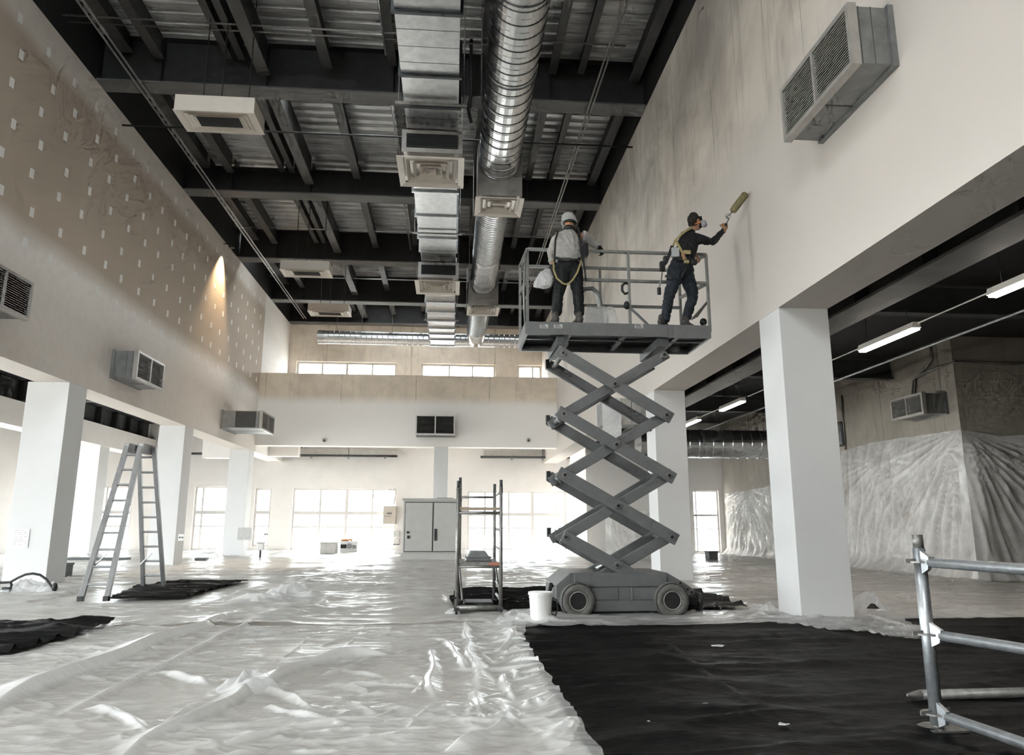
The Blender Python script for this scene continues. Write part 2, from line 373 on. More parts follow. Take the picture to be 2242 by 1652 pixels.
def holes_wall(name, mat, axis, p0, p1, a0, a1, z0, z1, holes, label=None):
    """wall slab between p0..p1 on axis ('x' or 'y'), spanning a0..a1 along it, with rectangular holes (a,b,zlo,zhi)"""
    mb = MB(); xs = sorted({a0, a1, *[h[0] for h in holes], *[h[1] for h in holes]}); zs = sorted({z0, z1, *[h[2] for h in holes], *[h[3] for h in holes]})
    xs = [q for q in xs if a0 <= q <= a1]; zs = [q for q in zs if z0 <= q <= z1]
    for i in range(len(xs)-1):
        run = None
        for j in range(len(zs)-1):
            cx, cz = (xs[i]+xs[i+1])/2, (zs[j]+zs[j+1])/2
            solid = not any(h[0] < cx < h[1] and h[2] < cz < h[3] for h in holes)
            if solid and run is None: run = zs[j]
            if run is not None and (not solid or j == len(zs)-2):
                top = zs[j] if not solid else zs[j+1]
                if axis == 'y': mb.box(xs[i], xs[i+1], p0, p1, run, top)
                else: mb.box(p0, p1, xs[i], xs[i+1], run, top)
                run = None
    return struct(mb.build(name, mat), label)

o = struct(MB().box(XO-.4, 24, YF, YB+.4, -.25, 0).build('floor', m_floor))
struct(MB().box(-140, 140, -140, 170, -.4, -.3).build('ground', M('pale_yard', (.55, .54, .52), .9, var=.1, vscale=.3)))

# left upper wall of the hall with its rows of filler patches
wl = struct(MB().box(XL-WT, XL, YF, YB, ZS, ZC).build('wall_left', m_dry))
sp = link_mesh('spackle_patch', [(XL+.001, -.085, -.13), (XL+.001, .085, -.11), (XL+.001, .085, .13), (XL+.001, -.085, .11), (XL+.006, -.075, -.12), (XL+.006, .075, -.10), (XL+.006, .075, .12), (XL+.006, -.075, .10)],
               [(4, 5, 6, 7), (0, 1, 5, 4), (1, 2, 6, 5), (2, 3, 7, 6), (3, 0, 4, 7)], m_spack, wl)
first = True
for ci in range(24):
    yy = 15.92+ci*1.205
    for ri in range(7):
        zz = 12.95-ri*.825+random.uniform(-.05, .05); off = (0, yy+random.uniform(-.1, .1)+(.12 if ri % 2 else -.12), zz)
        if zz < 7.9: continue
        if first: sp.location = Vector([q*K for q in off]); first = False
        else: copy_to(sp, wl, off)
struct(MB().box(XL-WT, XL-.02, YF, YB, ZC, 15.2).build('wall_left_upper', m_char))
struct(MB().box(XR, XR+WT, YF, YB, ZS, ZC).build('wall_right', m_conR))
struct(MB().box(XR+.02, XR+WT, YF, YB, ZC, 15.2).build('wall_right_upper', m_char))
# bulkhead and slab at the end of the hall
struct(MB().box(XL, XR, 38.4, 39.1, 5.5, 9.3).build('wall_bulkhead', m_conB))
struct(MB().box(XL, XR, 39.1, YB, 6.5, 6.8).build('trim_1', m_white))

# columns
def column(x0, x1, y0, y1, z1, label):
    return struct(MB().box(x0, x1, y0, y1, 0, z1).build('column', m_column, base=((x0+x1)/2, (y0+y1)/2, 0), bevel=.008), label, 'column')
column(XR, XR+WT, 11.68, 12.5, ZS, 'white square column right of the lift, nearest the camera')
column(XR, XR+WT, 19.6, 20.5, ZS, 'white square column directly behind the raised lift')
column(XL-1.05, XL, 19.8, 20.75, ZS, 'white square column at the left edge, behind the black cable')
column(XL-.95, XL, 28.4, 29.3, ZS, 'white square column right behind the aluminium ladder')
column(XL-.95, XL, 37.4, 38.3, ZS, 'white column with a printed notice taped near its foot')
column(-.93, -.2, 38.45, 39.05, 5.5, 'slim white column behind the grey cabinet')

# back wall
LW = [(-9.35, -3.28, 0, 3.62), (1.0, 7.0, 0, 3.5), (-15.0, -12.9, .05, 3.72), (-21.4, -18.5, .05, 3.7), (-11.55, -10.6, .25, 3.6)]
UW = [(-9.6, -3.5, 10.0, 11.35), (-2.0, 2.64, 10.0, 11.35), (4.02, 5.55, 10.0, 11.35)]
holes_wall('wall_back', m_white, 'y', YB, YB+.4, XO, XQ, 0, 7.4, LW)
holes_wall('wall_back_upper', m_conU, 'y', YB, YB+.4, XL-WT, XR+WT, 7.4, 15.2, UW)
def window(n, axis, p, a0, a1, z0, z1, vs, hs, fr=.07):
    """framed window: outer frame bars, mullions and transoms, one pane per field"""
    W_ = props(thing('window_%d' % n, None, None, ((a0+a1)/2, p, z0) if axis == 'y' else (p, (a0+a1)/2, z0)), kind='structure')
    def bx(mb, a, b, c, d, t0=-.05, t1=.05):
        return mb.box(a, b, p+t0, p+t1, c, d) if axis == 'y' else mb.box(p+t0, p+t1, a, b, c, d)
    f = MB(); bx(f, a0, a1, z0, z0+fr); bx(f, a0, a1, z1-fr, z1); bx(f, a0, a0+fr, z0+fr, z1-fr); bx(f, a1-fr, a1, z0+fr, z1-fr); f.build('frame', m_frame, W_)
    for v, t in vs: bx(MB(), v-t/2, v+t/2, z0+fr, z1-fr, -.045, .045).build('mullion', m_frame, W_)
    for h, t in hs: bx(MB(), a0+fr, a1-fr, h-t/2, h+t/2, -.06, .06).build('transom', m_frame, W_)
    xs = [a0+fr]+[v for v, t in vs]+[a1-fr]; zz = [z0+fr]+[h for h, t in hs]+[z1-fr]
    for i in range(len(xs)-1):
        for j in range(len(zz)-1): bx(MB(), xs[i], xs[i+1], zz[j], zz[j+1], -.006, .006).build('pane', m_glass, W_)
    return W_
window(1, 'y', YB+.2, -9.35, -3.28, 0, 3.62, [(-7.75, .11), (-6.2, .19), (-4.68, .11)], [(2.18, .2), (1.36, .09)], .11)
window(2, 'y', YB+.2, 1.0, 7.0, 0, 3.5, [(2.05, .11), (3.5, .11), (4.95, .19), (6.35, .11)], [(2.12, .19), (1.3, .09)], .11)
window(3, 'y', YB+.2, -15.0, -12.9, .05, 3.72, [(-14.55, .11)], [(2.2, .2), (1.4, .09)], .11)
window(4, 'y', YB+.2, -21.4, -18.5, .05, 3.7, [(-20, .11)], [(2.2, .2), (1.4, .09)], .11)
window(5, 'y', YB+.2, -11.55, -10.6, .25, 3.6, [], [(2.2, .2), (1.4, .09)], .11)
window(6, 'y', YB+.2, -9.6, -3.5, 10.0, 11.35, [(-8.05, .10), (-6.55, .14), (-5.0, .10)], [], .13)
window(7, 'y', YB+.2, -2.0, 2.64, 10.0, 11.35, [(-.25, .10), (1.2, .10)], [], .13)
window(8, 'y', YB+.2, 4.02, 5.55, 10.0, 11.35, [(5.0, .10)], [], .13)
for a in LW[:4]: portal('sky_portal', ((a[0]+a[1])/2, YB+.45, (a[2]+a[3])/2), a[1]-a[0], a[3]-a[2], (0, -1, 0))
for a in UW: portal('sky_portal', ((a[0]+a[1])/2, YB+.45, (a[2]+a[3])/2), a[1]-a[0], a[3]-a[2], (0, -1, 0))

# left aisle: outer wall with tall shop windows, inner arcade beam, dark steel ceiling
OW = [(y, y+6.8, .1, 5.2) for y in (-7.5, 0, 7.5, 15, 22.5, 30)]
holes_wall('wall_left_outer', m_white, 'x', XO-.4, XO, YF, YB, 0, 7.4, OW)
for i, a in enumerate(OW):
    window(9+i, 'x', XO-.2, *a, [((a[0]+a[1])/2, .1)], [(2.4, .12)])
    portal('sky_portal', (XO-.45, (a[0]+a[1])/2, (a[2]+a[3])/2), a[3]-a[2], a[1]-a[0], (1, 0, 0))
struct(MB().box(XO-.4, XL-WT, YF, YB+.4, 7.4, 7.6).build('ceiling_left_aisle', m_char))
struct(MB().box(-18.4, -17.5, 14, YB, 5.38, 6.4).build('trim_2', m_white))
column(-18.9, -17.6, 38.2, 39.2, 5.38, 'wide beige-white pier far back in the left aisle')
struct(MB().box(XL-3.2, XL-WT, 40.2, 41.0, 5.0, 6.0).box(XL, XL+1.6, 41.2, 41.8, 5.2, 6.5).build('trim_3', m_white))
# right aisle: concrete wall, return at the near corner, back wall with a window
HR = [(12.75, 14.15, .1, 3.3)]
struct(MB().box(XQ, XQ+.5, 19.5, 38.6, 0, 6.9).box(XQ+.5, 24, 19.5, 20.0, 0, 6.9).build('wall_right_outer', m_conA))
holes_wall('wall_right_aisle_back', m_white, 'y', 38.2, 38.6, 7.05, XQ, 0, 6.9, HR)
struct(MB().box(7.05, 7.45, 38.6, YB, 0, 6.9).build('wall_right_rear', m_white))
window(25, 'y', 38.4, *HR[0], [(12.95, .05)], [(2.0, .1), (1.3, .05)]); portal('sky_portal', (13.45, 38.7, 1.7), 1.4, 3.2, (0, -1, 0))
struct(MB().box(XR+WT, 24, YF, 38.6, 6.9, 7.1).build('ceiling_right_aisle', m_char))
struct(MB().box(24, 24.4, YF, 20, 0, 6.9).build('wall_right_far', m_conA))
# front of the building, behind the camera: shopfront opening, high window added for light
FW = [(-21, -13, .1, 4.6), (-9.6, -2.4, 9.6, 14.4)]
holes_wall('wall_front', m_white, 'y', YF-.4, YF, XO, 24, 0, 15.2, FW)
for i, a in enumerate(FW):
    window(16+i, 'y', YF-.2, *a, [((a[0]+a[1])/2, .1)], [])
    portal('sky_portal', ((a[0]+a[1])/2, YF-.45, (a[2]+a[3])/2), a[1]-a[0], a[3]-a[2], (0, 1, 0))

# roof: corrugated deck panels and purlins under one ceiling, deep beams across the hall
FILL_ROOF = (-8.4, -4.4, 4.0, 8.0)              # unseen rooflight over the near end of the hall, added to brighten it
FILL_STRIPS = [(-6.2, 2.2, 20.0, 21.3), (XL+.1, XR-.1, 34.3, 35.3), (-6.0, 2.0, 41.6, 42.4)]      # unseen glazed strips behind the roof beams, added to light the upper hall
cm = MB().box(XL-WT, XR+WT, YF, FILL_ROOF[2], 15.24, 15.4).box(XL-WT, FILL_ROOF[0], FILL_ROOF[2], FILL_ROOF[3], 15.24, 15.4).box(FILL_ROOF[1], XR+WT, FILL_ROOF[2], FILL_ROOF[3], 15.24, 15.4)
for a0, a1 in ((FILL_ROOF[3], FILL_STRIPS[0][2]), (FILL_STRIPS[0][3], FILL_STRIPS[1][2]), (FILL_STRIPS[1][3], FILL_STRIPS[2][2]), (FILL_STRIPS[2][3], YB+.4)): cm.box(XL-WT, XR+WT, a0, a1, 15.24, 15.4)
for q in (FILL_STRIPS[0], FILL_STRIPS[2]): cm.box(XL-WT, q[0], q[2], q[3], 15.24, 15.4).box(q[1], XR+WT, q[2], q[3], 15.24, 15.4)
ceil = struct(cm.build('ceiling', m_char))
for n_, q in enumerate([FILL_ROOF]+FILL_STRIPS):
    rl = props(thing('window_%d' % (40+n_), None, None, ((q[0]+q[1])/2, (q[2]+q[3])/2, 15.3)), kind='structure'); nn_ = 4 if n_ == 0 else 8  # objects for the added rooflights, numbered along with the real windows
    for i in range(nn_):
        xa_, xb_ = q[0]+(q[1]-q[0])*i/nn_, q[0]+(q[1]-q[0])*(i+1)/nn_
        MB().box(xa_+.05, xb_-.05, q[2], q[3], 15.31, 15.33).build('pane', m_glass, rl); MB().box(xb_-.05, xb_+.05, q[2], q[3], 15.27, 15.37).build('fill_glazing_bar', m_frame, rl)
    portal('sky_portal', ((q[0]+q[1])/2, (q[2]+q[3])/2, 15.45), q[1]-q[0], q[3]-q[2], (0, 0, -1))
BEAMS = [(19.2, 15.15), (26.0, 14.66), (33.06, 15.15), (39.5, 15.15), (44.0, 15.15)]
def deck_panel(x0, x1, y0, y1):
    n = int((y1-y0)/.42); p = (y1-y0)/n; prof = []
    for i in range(n):
        y = y0+i*p; prof += [(y, 15.10), (y+p*.42, 15.10), (y+p*.52, 15.19), (y+p*.90, 15.19)]
    prof.append((y1, 15.10)); vs = [(x, y, z) for y, z in prof for x in (x0, x1)]
    return link_mesh('deck_panel', vs, [(2*i, 2*i+1, 2*i+3, 2*i+2) for i in range(len(prof)-1)], m_deck, ceil)
ys = [12.0, 19.5, 26.3, 33.36, 39.8, 44.65]
for i in range(5):
    for x0, x1 in ((XL, -4.9), (-4.9, .3), (.3, XR)):
        if i < 4: deck_panel(x0, x1, {1: 21.35, 3: 35.35}.get(i, ys[i]), 41.0 if i == 3 else ys[i+1])
PUR = [(-9.3, 14.5, .16), (-8.4, 14.35, .14), (-6.5, 14.45, .10), (-6.15, 14.45, .10), (-5.5, 14.0, .17), (-3.75, 14.3, .14), (-1.9, 14.5, .12), (.75, 14.5, .12), (2.75, 14.5, .12), (3.6, 14.55, .10), (5.2, 14.4, .15)]
for i in range(5):
    for x, z, wd in PUR:
        if i == 3 and wd == .10: continue
        MB().box(x-wd*.12, x+wd*.12, ys[i]+.05, ys[i+1]-.35, z+.05, 15.1).box(x-wd, x+wd, ys[i]+.05, ys[i+1]-.35, z, z+.05).build('purlin', m_purlin, ceil)
BL = ['deep charcoal roof beam nearest the camera, behind the first hung diffuser', 'shallow charcoal roof beam second from the camera, past the large square diffuser', 'deep charcoal roof beam third from the camera, over the second hung diffuser',
      'charcoal roof beam fourth from the camera, before the far hung diffuser', 'last charcoal roof beam against the rear concrete wall']
for (y, zt), lb in zip(BEAMS, BL):
    t = thing('roof_beam', lb, 'beam', ((XL+XR)/2, y+.3, ZC), 'roof beams across the hall')
    MB().box(XL, XR, y+.27, y+.33, ZC+.05, zt-.05).build('web', m_char, t)
    MB().box(XL, XR, y, y+.6, ZC, ZC+.05).build('bottom_flange', m_flange_lit, t)
    MB().box(XL, XR, y+.05, y+.55, zt-.05, zt).build('top_flange', m_char, t)
    for x in (-8.4, -5.5, -1.9, 2.75):
        MB().box(x-.02, x+.02, y+.08, y+.27, ZC+.05, zt-.05).build('stiffener', m_char, t)

def girder(name, lb, x, y0, y1, z0, z1, step, mweb, mfl, fl=.32, sd=-1):
    t = thing(name, lb, 'girder', (x, y0, z0), 'aisle girders')
    MB().box(x-.03, x+.03, y0, y1, z0+.05, z1-.05).build('web', mweb, t); MB().box(x-fl, x+fl, y0, y1, z0, z0+.05).build('bottom_flange', mfl, t)
    MB().box(x-fl, x+fl, y0, y1, z1-.05, z1).build('top_flange', mweb, t); y = y0+.6
    st = MB().box(*sorted((x+sd*(fl-.03), x+sd*.03)), y-.02, y+.02, z0+.05, z1-.05).build('stiffener', mweb, t)
    for k in range(1, int((y1-y0)/step)): copy_to(st, t, (0, k*step, 0))
girder('aisle_girder', 'dark plate girder under the right aisle ceiling beside the white wall', 7.3, 5.5, 38.0, 5.27, 6.85, 1.9, m_gird, m_flange_lit)
girder('aisle_girder', 'dark plate girder seen under the left soffit above the ladder', -17.95, 12, YB-.1, 6.41, 7.38, 1.7, m_gird, m_gird, sd=1)
for y, lb in ((15.2, 'dark cross joist between the two nearest lamps'), (22.5, 'dark cross joist behind the second lamp'), (29.8, 'dark cross joist above the far round duct'), (10.0, 'dark cross joist above the nearest lamp')):
    t = thing('ceiling_joist', lb+' in the right aisle', 'joist', (15, y, 6.2), 'right aisle joists')
    MB().box(7.6, 14.4 if y > 19 else 24, y-.02, y+.02, 6.25, 6.85).build('web', m_gird, t); MB().box(7.6, 14.4 if y > 19 else 24, y-.15, y+.15, 6.2, 6.25).build('bottom_flange', m_gird, t)
for y in (23.5, 31.0):
    t = thing('ceiling_joist', 'grey steel joist crossing the left aisle %s' % ('beside the left column' if y < 25 else 'behind the ladder'), 'joist', (-15, y, 6.5), 'left aisle joists')
    MB().box(-17.5, XL-WT, y-.02, y+.02, 6.5, 7.35).build('web', m_gird, t); MB().box(-17.5, XL-WT, y-.15, y+.15, 6.45, 6.5).build('bottom_flange', m_gird, t)
# ------------------------------------------------------------------ ducts and air units
def sqring(mb, cx, cy, a, b, z1, a2, b2, z2, t=.02):
    """sloping square ring from half sizes a,b at z1 in to a2,b2 at z2"""
    o1 = [(cx-a, cy-b, z1), (cx+a, cy-b, z1), (cx+a, cy+b, z1), (cx-a, cy+b, z1)]; o2 = [(cx-a2, cy-b2, z2), (cx+a2, cy-b2, z2), (cx+a2, cy+b2, z2), (cx-a2, cy+b2, z2)]
    vs = o1+o2+[(x, y, z+t) for x, y, z in o1]+[(x, y, z+t) for x, y, z in o2]; fs = []
    for i in range(4):
        j = (i+1) % 4; fs += [(i, i+4, j+4, j), (8+i, 8+j, 12+j, 12+i), (i, j, 8+j, 8+i), (4+i, 12+i, 12+j, 4+j)]
    return mb.add(vs, fs)
def diffuser(t, cx, cy, z, hx, hy, n=3, mat=None, rise=.12, core=True):
    mat = mat or m_cream
    sqring(MB(), cx, cy, hx, hy, z, hx*.82, hy*.82, z+rise*.3).build('diffuser_frame', mat, t)
    for k in range(n):
        s0 = .74-k*.20; sqring(MB(), cx, cy, hx*s0, hy*s0, z+.01, hx*(s0-.10), hy*(s0-.10), z+rise).build('diffuser_vane', mat, t)
    MB().box(cx-hx*.8, cx+hx*.8, cy-hy*.8, cy+hy*.8, z+rise+.06, z+rise+.08).build('diffuser_back', m_dark, t)

# galvanised rectangular duct
RD = thing('rectangular_duct', 'galvanised rectangular duct running along the middle of the roof', 'duct', (-.64, 10, 11.5))
secs = [9.0, 12.9, 15.0, 16.25, 19.3, 20.9, 22.7, 24.6, 25.9, 29.0, 30.6, 32.2, 33.8, 35.4, 36.8, 38.0, 39.2, 40.6]
for i in range(len(secs)-1):
    a, b = secs[i], secs[i+1]
    MB().box(-1.3, .02, a+.03, b-.03, 11.5, 12.35).build('duct_section', m_galv, RD, bevel=.01)
    MB().box(-1.36, .08, b-.04, b+.04, 11.44, 12.41).build('joint_flange', m_seam if i < 4 else m_galv, RD)
    if b-a > 2:
        for q in np.arange(a+.55, b-.2, .55): MB().box(-1.302, .022, q-.006, q+.006, 11.497, 12.352).build('crease_line', m_seam, RD)
for y in (12.2, 16.0, 20.2, 24.0, 30.5, 35.0):
    for x in (-1.42, .14): MB().tube([(x, y, 11.4), (x, y, 15.1)], .015, 6).build('hanger_rod', m_steel2, RD)
    MB().box(-1.5, .22, y-.03, y+.03, 11.38, 11.43).build('hanger_bar', m_steel2, RD)
MB().box(-1.25, -.03, 40.62, 40.75, 11.55, 12.3).build('end_cap', m_galv, RD)
def duct_box(y0, lb):
    t = thing('duct_diffuser', lb, 'air diffuser', (-.75, y0+.85, 10.7), 'square diffusers under the rectangular duct')
    MB().box(-1.42, .14, y0+.04, y0+1.66, 10.86, 11.48).build('plenum', m_unitf, t)
    MB().box(-1.30, .02, y0+.015, y0+.04, 10.98, 11.36).build('louvre_back', m_dark, t)
    for k in range(9): MB().bar((-1.30, y0+.0, 11.0+k*.042), (.02, y0+.0, 11.0+k*.042), .04, .008, up=(0, .5, 1)).build('louvre_slat', m_gird, t)
    diffuser(t, -.68, y0+.85, 10.70, .87, .86, 4, m_cream, .16)
duct_box(17.3, 'large square diffuser with front louvre under the near rectangular duct')
duct_box(27.0, 'smaller looking square diffuser with front louvre farther along the rectangular duct')

# spiral round duct
SD = thing('spiral_duct', 'large shiny spiral round duct under the roof with plenum boxes', 'duct', (1.25, 9, 12.1))
def rib_tube(y0, y1, r, step, amp, cx=1.25, cz=12.1, n=36):
    prof = []; y = y0
    while y < y1-1e-6:
        e = min(y+step, y1); prof += [(r, y), (r, y+(e-y)*.86), (r+amp, y+(e-y)*.9), (r+amp, y+(e-y)*.97)]; y = e
    prof.append((r, y1)); return MB().lathe(prof, (cx, 0, cz), (0, 1, 0), n)
for a, b in ((9.0, 12.6), (12.6, 15.4), (15.4, 18.2), (18.2, 19.95)):
    rib_tube(a, b, .6, .42, .010).build('spiral_section', m_spiral, SD, smooth=False)
    MB().lathe([(.608, a-.03), (.618, a-.02), (.618, a+.02), (.608, a+.03)], (1.25, 0, 12.1), (0, 1, 0), 36).build('coupling_band', m_seam, SD)
ring = MB().lathe([(.606, -.012), (.614, -.006), (.614, .006), (.606, .012)], (1.25, 0, 12.1), (0, 1, 0), 32).build('seam_ring', m_seam, SD)
ring.location.y += (9.4)*K
for k in range(1, 25): copy_to(ring, SD, (0, 9.4+k*.42, 0))
rib_tube(21.25, 27.6, .54, .16, .022).build('ribbed_section', m_spiral, SD)
rib_tube(27.6, 31.0, .54, .22, .018).build('ribbed_section', m_spiral, SD)
rib_tube(32.3, 38.9, .54, .16, .022).build('ribbed_section', m_spiral, SD)
MB().lathe([(.57, 27.5), (.58, 27.52), (.58, 27.68), (.57, 27.7)], (1.25, 0, 12.1), (0, 1, 0), 32).build('coupling_band', m_spiral, SD)
MB().lathe([(.54, 0), (.53, .3), (.48, .75), (.42, 1.2)], (1.25, 38.85, 12.1), (0, .85, -.35), 28).build('elbow', m_spiral, SD, smooth=True)
for y in (11.5, 17.0, 24.0, 29.5, 35.0):
    for x in (.6, 1.9): MB().tube([(x, y, 12.1), (x, y, 15.1)], .015, 6).build('hanger_rod', m_steel2, SD)
def plenum(y0, lb):
    t = thing('plenum_box', lb, 'air diffuser', (1.28, y0+.6, 10.9), 'plenum boxes on the spiral duct')
    MB().box(.62, 1.94, y0, y0+1.25, 11.0, 12.65).build('housing', m_unitf, t, bevel=.01); diffuser(t, 1.28, y0+.62, 10.9, .72, .68, 3, m_cream, .13)
plenum(19.98, 'grey plenum box with square grille ending the shiny part of the round duct'); plenum(31.02, 'far grey plenum box with square grille on the ribbed round duct')
# round duct across the rear wall
c = at(916, 742, Y=40.6); HD = thing('rear_round_duct', 'round galvanised duct lying across in front of the rear concrete wall', 'duct', (-4, 40.6, c[2]))
x0 = at(698, 742, Y=40.6)[0]
for a, b in ((x0, -3.2), (-3.2, .8), (.8, 5.4)):
    prof = []; x = a
    while x < b-1e-6:
        e = min(x+.3, b); prof += [(.37, x), (.37, x+(e-x)*.86), (.382, x+(e-x)*.92)]; x = e
    MB().lathe(prof, (0, 40.6, c[2]), (1, 0, 0), 28).build('duct_section', m_spiral, HD)
MB().lathe([(.385, x0-.04), (.385, x0+.35)], (0, 40.6, c[2]), (1, 0, 0), 28).build('end_cap', m_galv, HD)
for x in (-6.6, -5.2, -3.5): MB().tube([(x, 40.6, c[2]+.3), (x, 40.6, 14.9)], .015, 6).build('hanger_rod', m_steel2, HD)

# hung diffuser cassettes on the left
def cassette(y0, lb, dy=1.0, h=.44):
    xa, xb, z = -6.98, -5.05, 11.5; t = thing('hung_diffuser', lb, 'air diffuser', ((xa+xb)/2, y0+dy/2, z), 'diffuser boxes hung on rods')
    MB().box(xa, xb, y0, y0+dy, z+.03, z+h).build('housing', m_cream, t, bevel=.01)
    cx, cy, hx, hy = (xa+xb)/2, y0+dy/2, (xb-xa)/2, dy/2
    sqring(MB(), cx, cy, hx+.02, hy+.02, z, hx*.84, hy*.80, z+.035).build('diffuser_frame', m_cream, t)
    for k in range(3): sqring(MB(), cx, cy, hx*(.80-.11*k), hy*(.76-.12*k), z-.005, hx*(.73-.11*k), hy*(.68-.12*k), z+.03, .008).build('diffuser_vane', m_cream, t)
    MB().box(cx-hx*.55, cx+hx*.55, cy-hy*.45, cy+hy*.45, z+.012, z+.03).build('core_back', m_dark, t)
    for k in range(6):
        q = cy-hy*.38+k*hy*.15; MB().bar((cx-hx*.53, q, z+.0), (cx+hx*.53, q, z+.0), .025, .006, up=(0, .5, 1)).build('core_slat', m_gird, t)
    for x in (xa+.5, xa+.95, xb-.3): MB().tube([(x, cy, z+h), (x, cy, 15.1)], .014, 6).build('hanger_rod', m_black, t)
cassette(16.95, 'nearest cream diffuser box hung on black rods at upper left')
cassette(28.4, 'second cream diffuser box hung on rods, middle of the left ceiling', .95, .40)
cassette(34.2, 'farthest cream diffuser box hung on rods above the rear round duct', .95, .40)

# louvred wall units
def wall_unit(lb, wall, y0, y1, z0, z1, xin, face, nsl=15, group='louvred air units on the walls'):
    """box unit on a wall; face '+x','-x' or '-y' carries two louvre panels. wall = plane on the wall, xin = outer plane"""
    if face == '-y':
        # here y0,y1 are the X extent, wall the wall's Y, xin the front plane's Y
        P = lambda a, d, z: (a, d, z)
    else: P = lambda a, d, z: (d, a, z)
    base = P((y0+y1)/2, (wall+xin)/2, z0); t = thing('wall_air_unit', lb, 'air unit', base, group)
    def bx(a0, a1, d0, d1, c0, c1): p, q = P(a0, d0, c0), P(a1, d1, c1); return MB().box(min(p[0], q[0]), max(p[0], q[0]), min(p[1], q[1]), max(p[1], q[1]), c0, c1)
    s = 1 if xin > wall else -1; f = .07; g = .012
    bx(y0+.03, y1-.03, wall, xin-s*.10, z0+.03, z1-.03).build('housing', m_unit, t, bevel=.006)
    bx(y0, y1, wall+s*.002, wall+s*.08, z0, z1).build('wall_collar', m_unit, t)
    mid = (y0+y1)/2
    for a0, a1, c0, c1 in ((y0, y1, z0, z0+f), (y0, y1, z1-f, z1), (y0, y0+f, z0+f, z1-f), (y1-f, y1, z0+f, z1-f), (mid-f*.4, mid+f*.4, z0+f, z1-f)):
        bx(a0, a1, xin-s*.12, xin, c0, c1).build('face_frame', m_unitf, t)
    bx(y0+f, y1-f, xin-s*.11, xin-s*.10, z0+f, z1-f).build('louvre_back', m_dark, t)
    pl = (y1-y0)/2-1.4*f; first = None; pitch = (z1-z0-2*f)/nsl
    for ps in (y0+f, mid+f*.4):
        for k in range(nsl):
            z = z0+f+(k+.5)*pitch
            if first is None:
                a, b = P(ps, xin-s*.04, z), P(ps+pl, xin-s*.04, z)
                first = MB().bar(a, b, .028, .008, up=(s*.3, 0, 1) if face != '-y' else (0, s*.3, 1)).build('louvre_slat', m_unitf, t); f0 = (ps, z)
            else: copy_to(first, t, P(ps-f0[0], 0, z-f0[1]))
    bx(mid-g, mid+g, wall, xin-s*.11, z0+.024, z0+.03).build('panel_seam', m_line, t)
    for dd in (.17, .0): bx(y0+.026, y0+.03, xin-s*(.15+dd), xin-s*(.16+dd), z0+.03, z1-.03).build('panel_seam', m_line, t)
    return t
xo = at(1868, 143, Y=7.85)[0]
wall_unit('large grey louvred air unit high on the right wall above the painter', XR, 7.85, 9.80, 7.2, 8.08, xo, '-x', 20)
xo = at(304, 768, Y=21.95)[0]; y1 = at(362, 797, X=xo)[1]; d = xo-XL
wall_unit('grey louvred air unit on the left wall above the aluminium ladder', XL, 21.95, y1, 5.72, 6.58, xo, '+x')
y1 = at(75, 620, X=xo)[1]; ln = 1.95
wall_unit('grey louvred air unit cut by the left edge of the view', XL, y1-ln, y1, at(62, 702, X=xo)[2], at(75, 620, X=xo)[2], xo, '+x')
xo3 = at(575, 905, Y=32.5)[0]
w3 = wall_unit('grey louvred air unit with a dark side panel near the rear left corner', XL, 32.5, at(602, 915, X=xo3)[1], 5.6, 6.42, xo3, '+x')
MB().box(XL+.62, xo3-.28, 32.515, 32.53, 5.66, 6.36).build('dark_side_panel', m_gird, w3)
a, b = at(910, 907, Y=37.35), at(996, 952, Y=37.35)
wall_unit('grey louvred air unit centred on the rear bulkhead', 38.4, a[0], b[0], b[2], a[2], 37.35, '-y', 12)
xo = at(2017, 857, Y=19.9)[0]; p = at(1948, 879, X=xo)
wall_unit('grey louvred air unit on the bare concrete wall of the right aisle', XQ, 19.9, p[1], at(2025, 905, X=xo)[2], at(2017, 857, X=xo)[2], xo, '-x', 12)
SU = t = thing('soffit_unit', 'grey air unit half wrapped in film under the soffit, seen through the lift arms', 'air unit', (5.1, 21.6, 4.4))
MB().box(4.5, 5.9, 21.0, 22.3, 4.45, 5.17).build('housing', m_unit, t, bevel=.01); MB().box(4.44, 5.96, 20.94, 21.0, 4.40, 5.17).build('face_frame', m_unitf, t); MB().box(5.25, 5.27, 20.93, 20.94, 4.45, 5.15).build('panel_seam', m_line, t)

# ------------------------------------------------------------------ conduits and pipes
def pipe(name, lb, cat, pts, r, mat=None, n=8, group=None):
    return props(MB().tube(pts, r, n).build(name, mat or m_steel, smooth=True, base=pts[0]), lb, cat, group)
for dx, lb in ((0, 'left of two thin parallel conduits running along the left roof edge'), (.14, 'right of two thin parallel conduits running along the left roof edge')):
    pipe('conduit', lb, 'conduit', [(-8.98+dx, 12, 13.58), (-8.98+dx, 43.0, 13.58)], .028, m_steel2)
for dx, lb in ((0, 'left of two thin parallel conduits above the man in the hard hat'), (.10, 'right of two thin parallel conduits above the man in the hard hat')):
    pipe('conduit', lb, 'conduit', [(3.85+dx, 12, 13.58), (3.85+dx, 40.0, 13.58)], .028, m_steel2)
p = at(265, 270, Z=13.3); q = at(1370, 325, Z=13.3); yv = (p[1]+q[1])/2
pipe('cross_pipe', 'thin dark pipe crossing the hall just before the second roof beam', 'pipe', [(XL, yv, 13.3), (XR, yv, 13.3)], .03, m_char)
p = at(600, 58, Z=14.2)
pipe('cross_pipe', 'thin steel pipe crossing the hall in front of the nearest roof beam', 'pipe', [(XL, p[1], 14.2), (4.5, p[1], 14.2)], .025, m_steel2)
pipe('cross_pipe', 'second thin steel pipe close beside the one before the nearest roof beam', 'pipe', [(XL, p[1]+.25, 14.2), (2.0, p[1]+.25, 14.2)], .022, m_steel2)
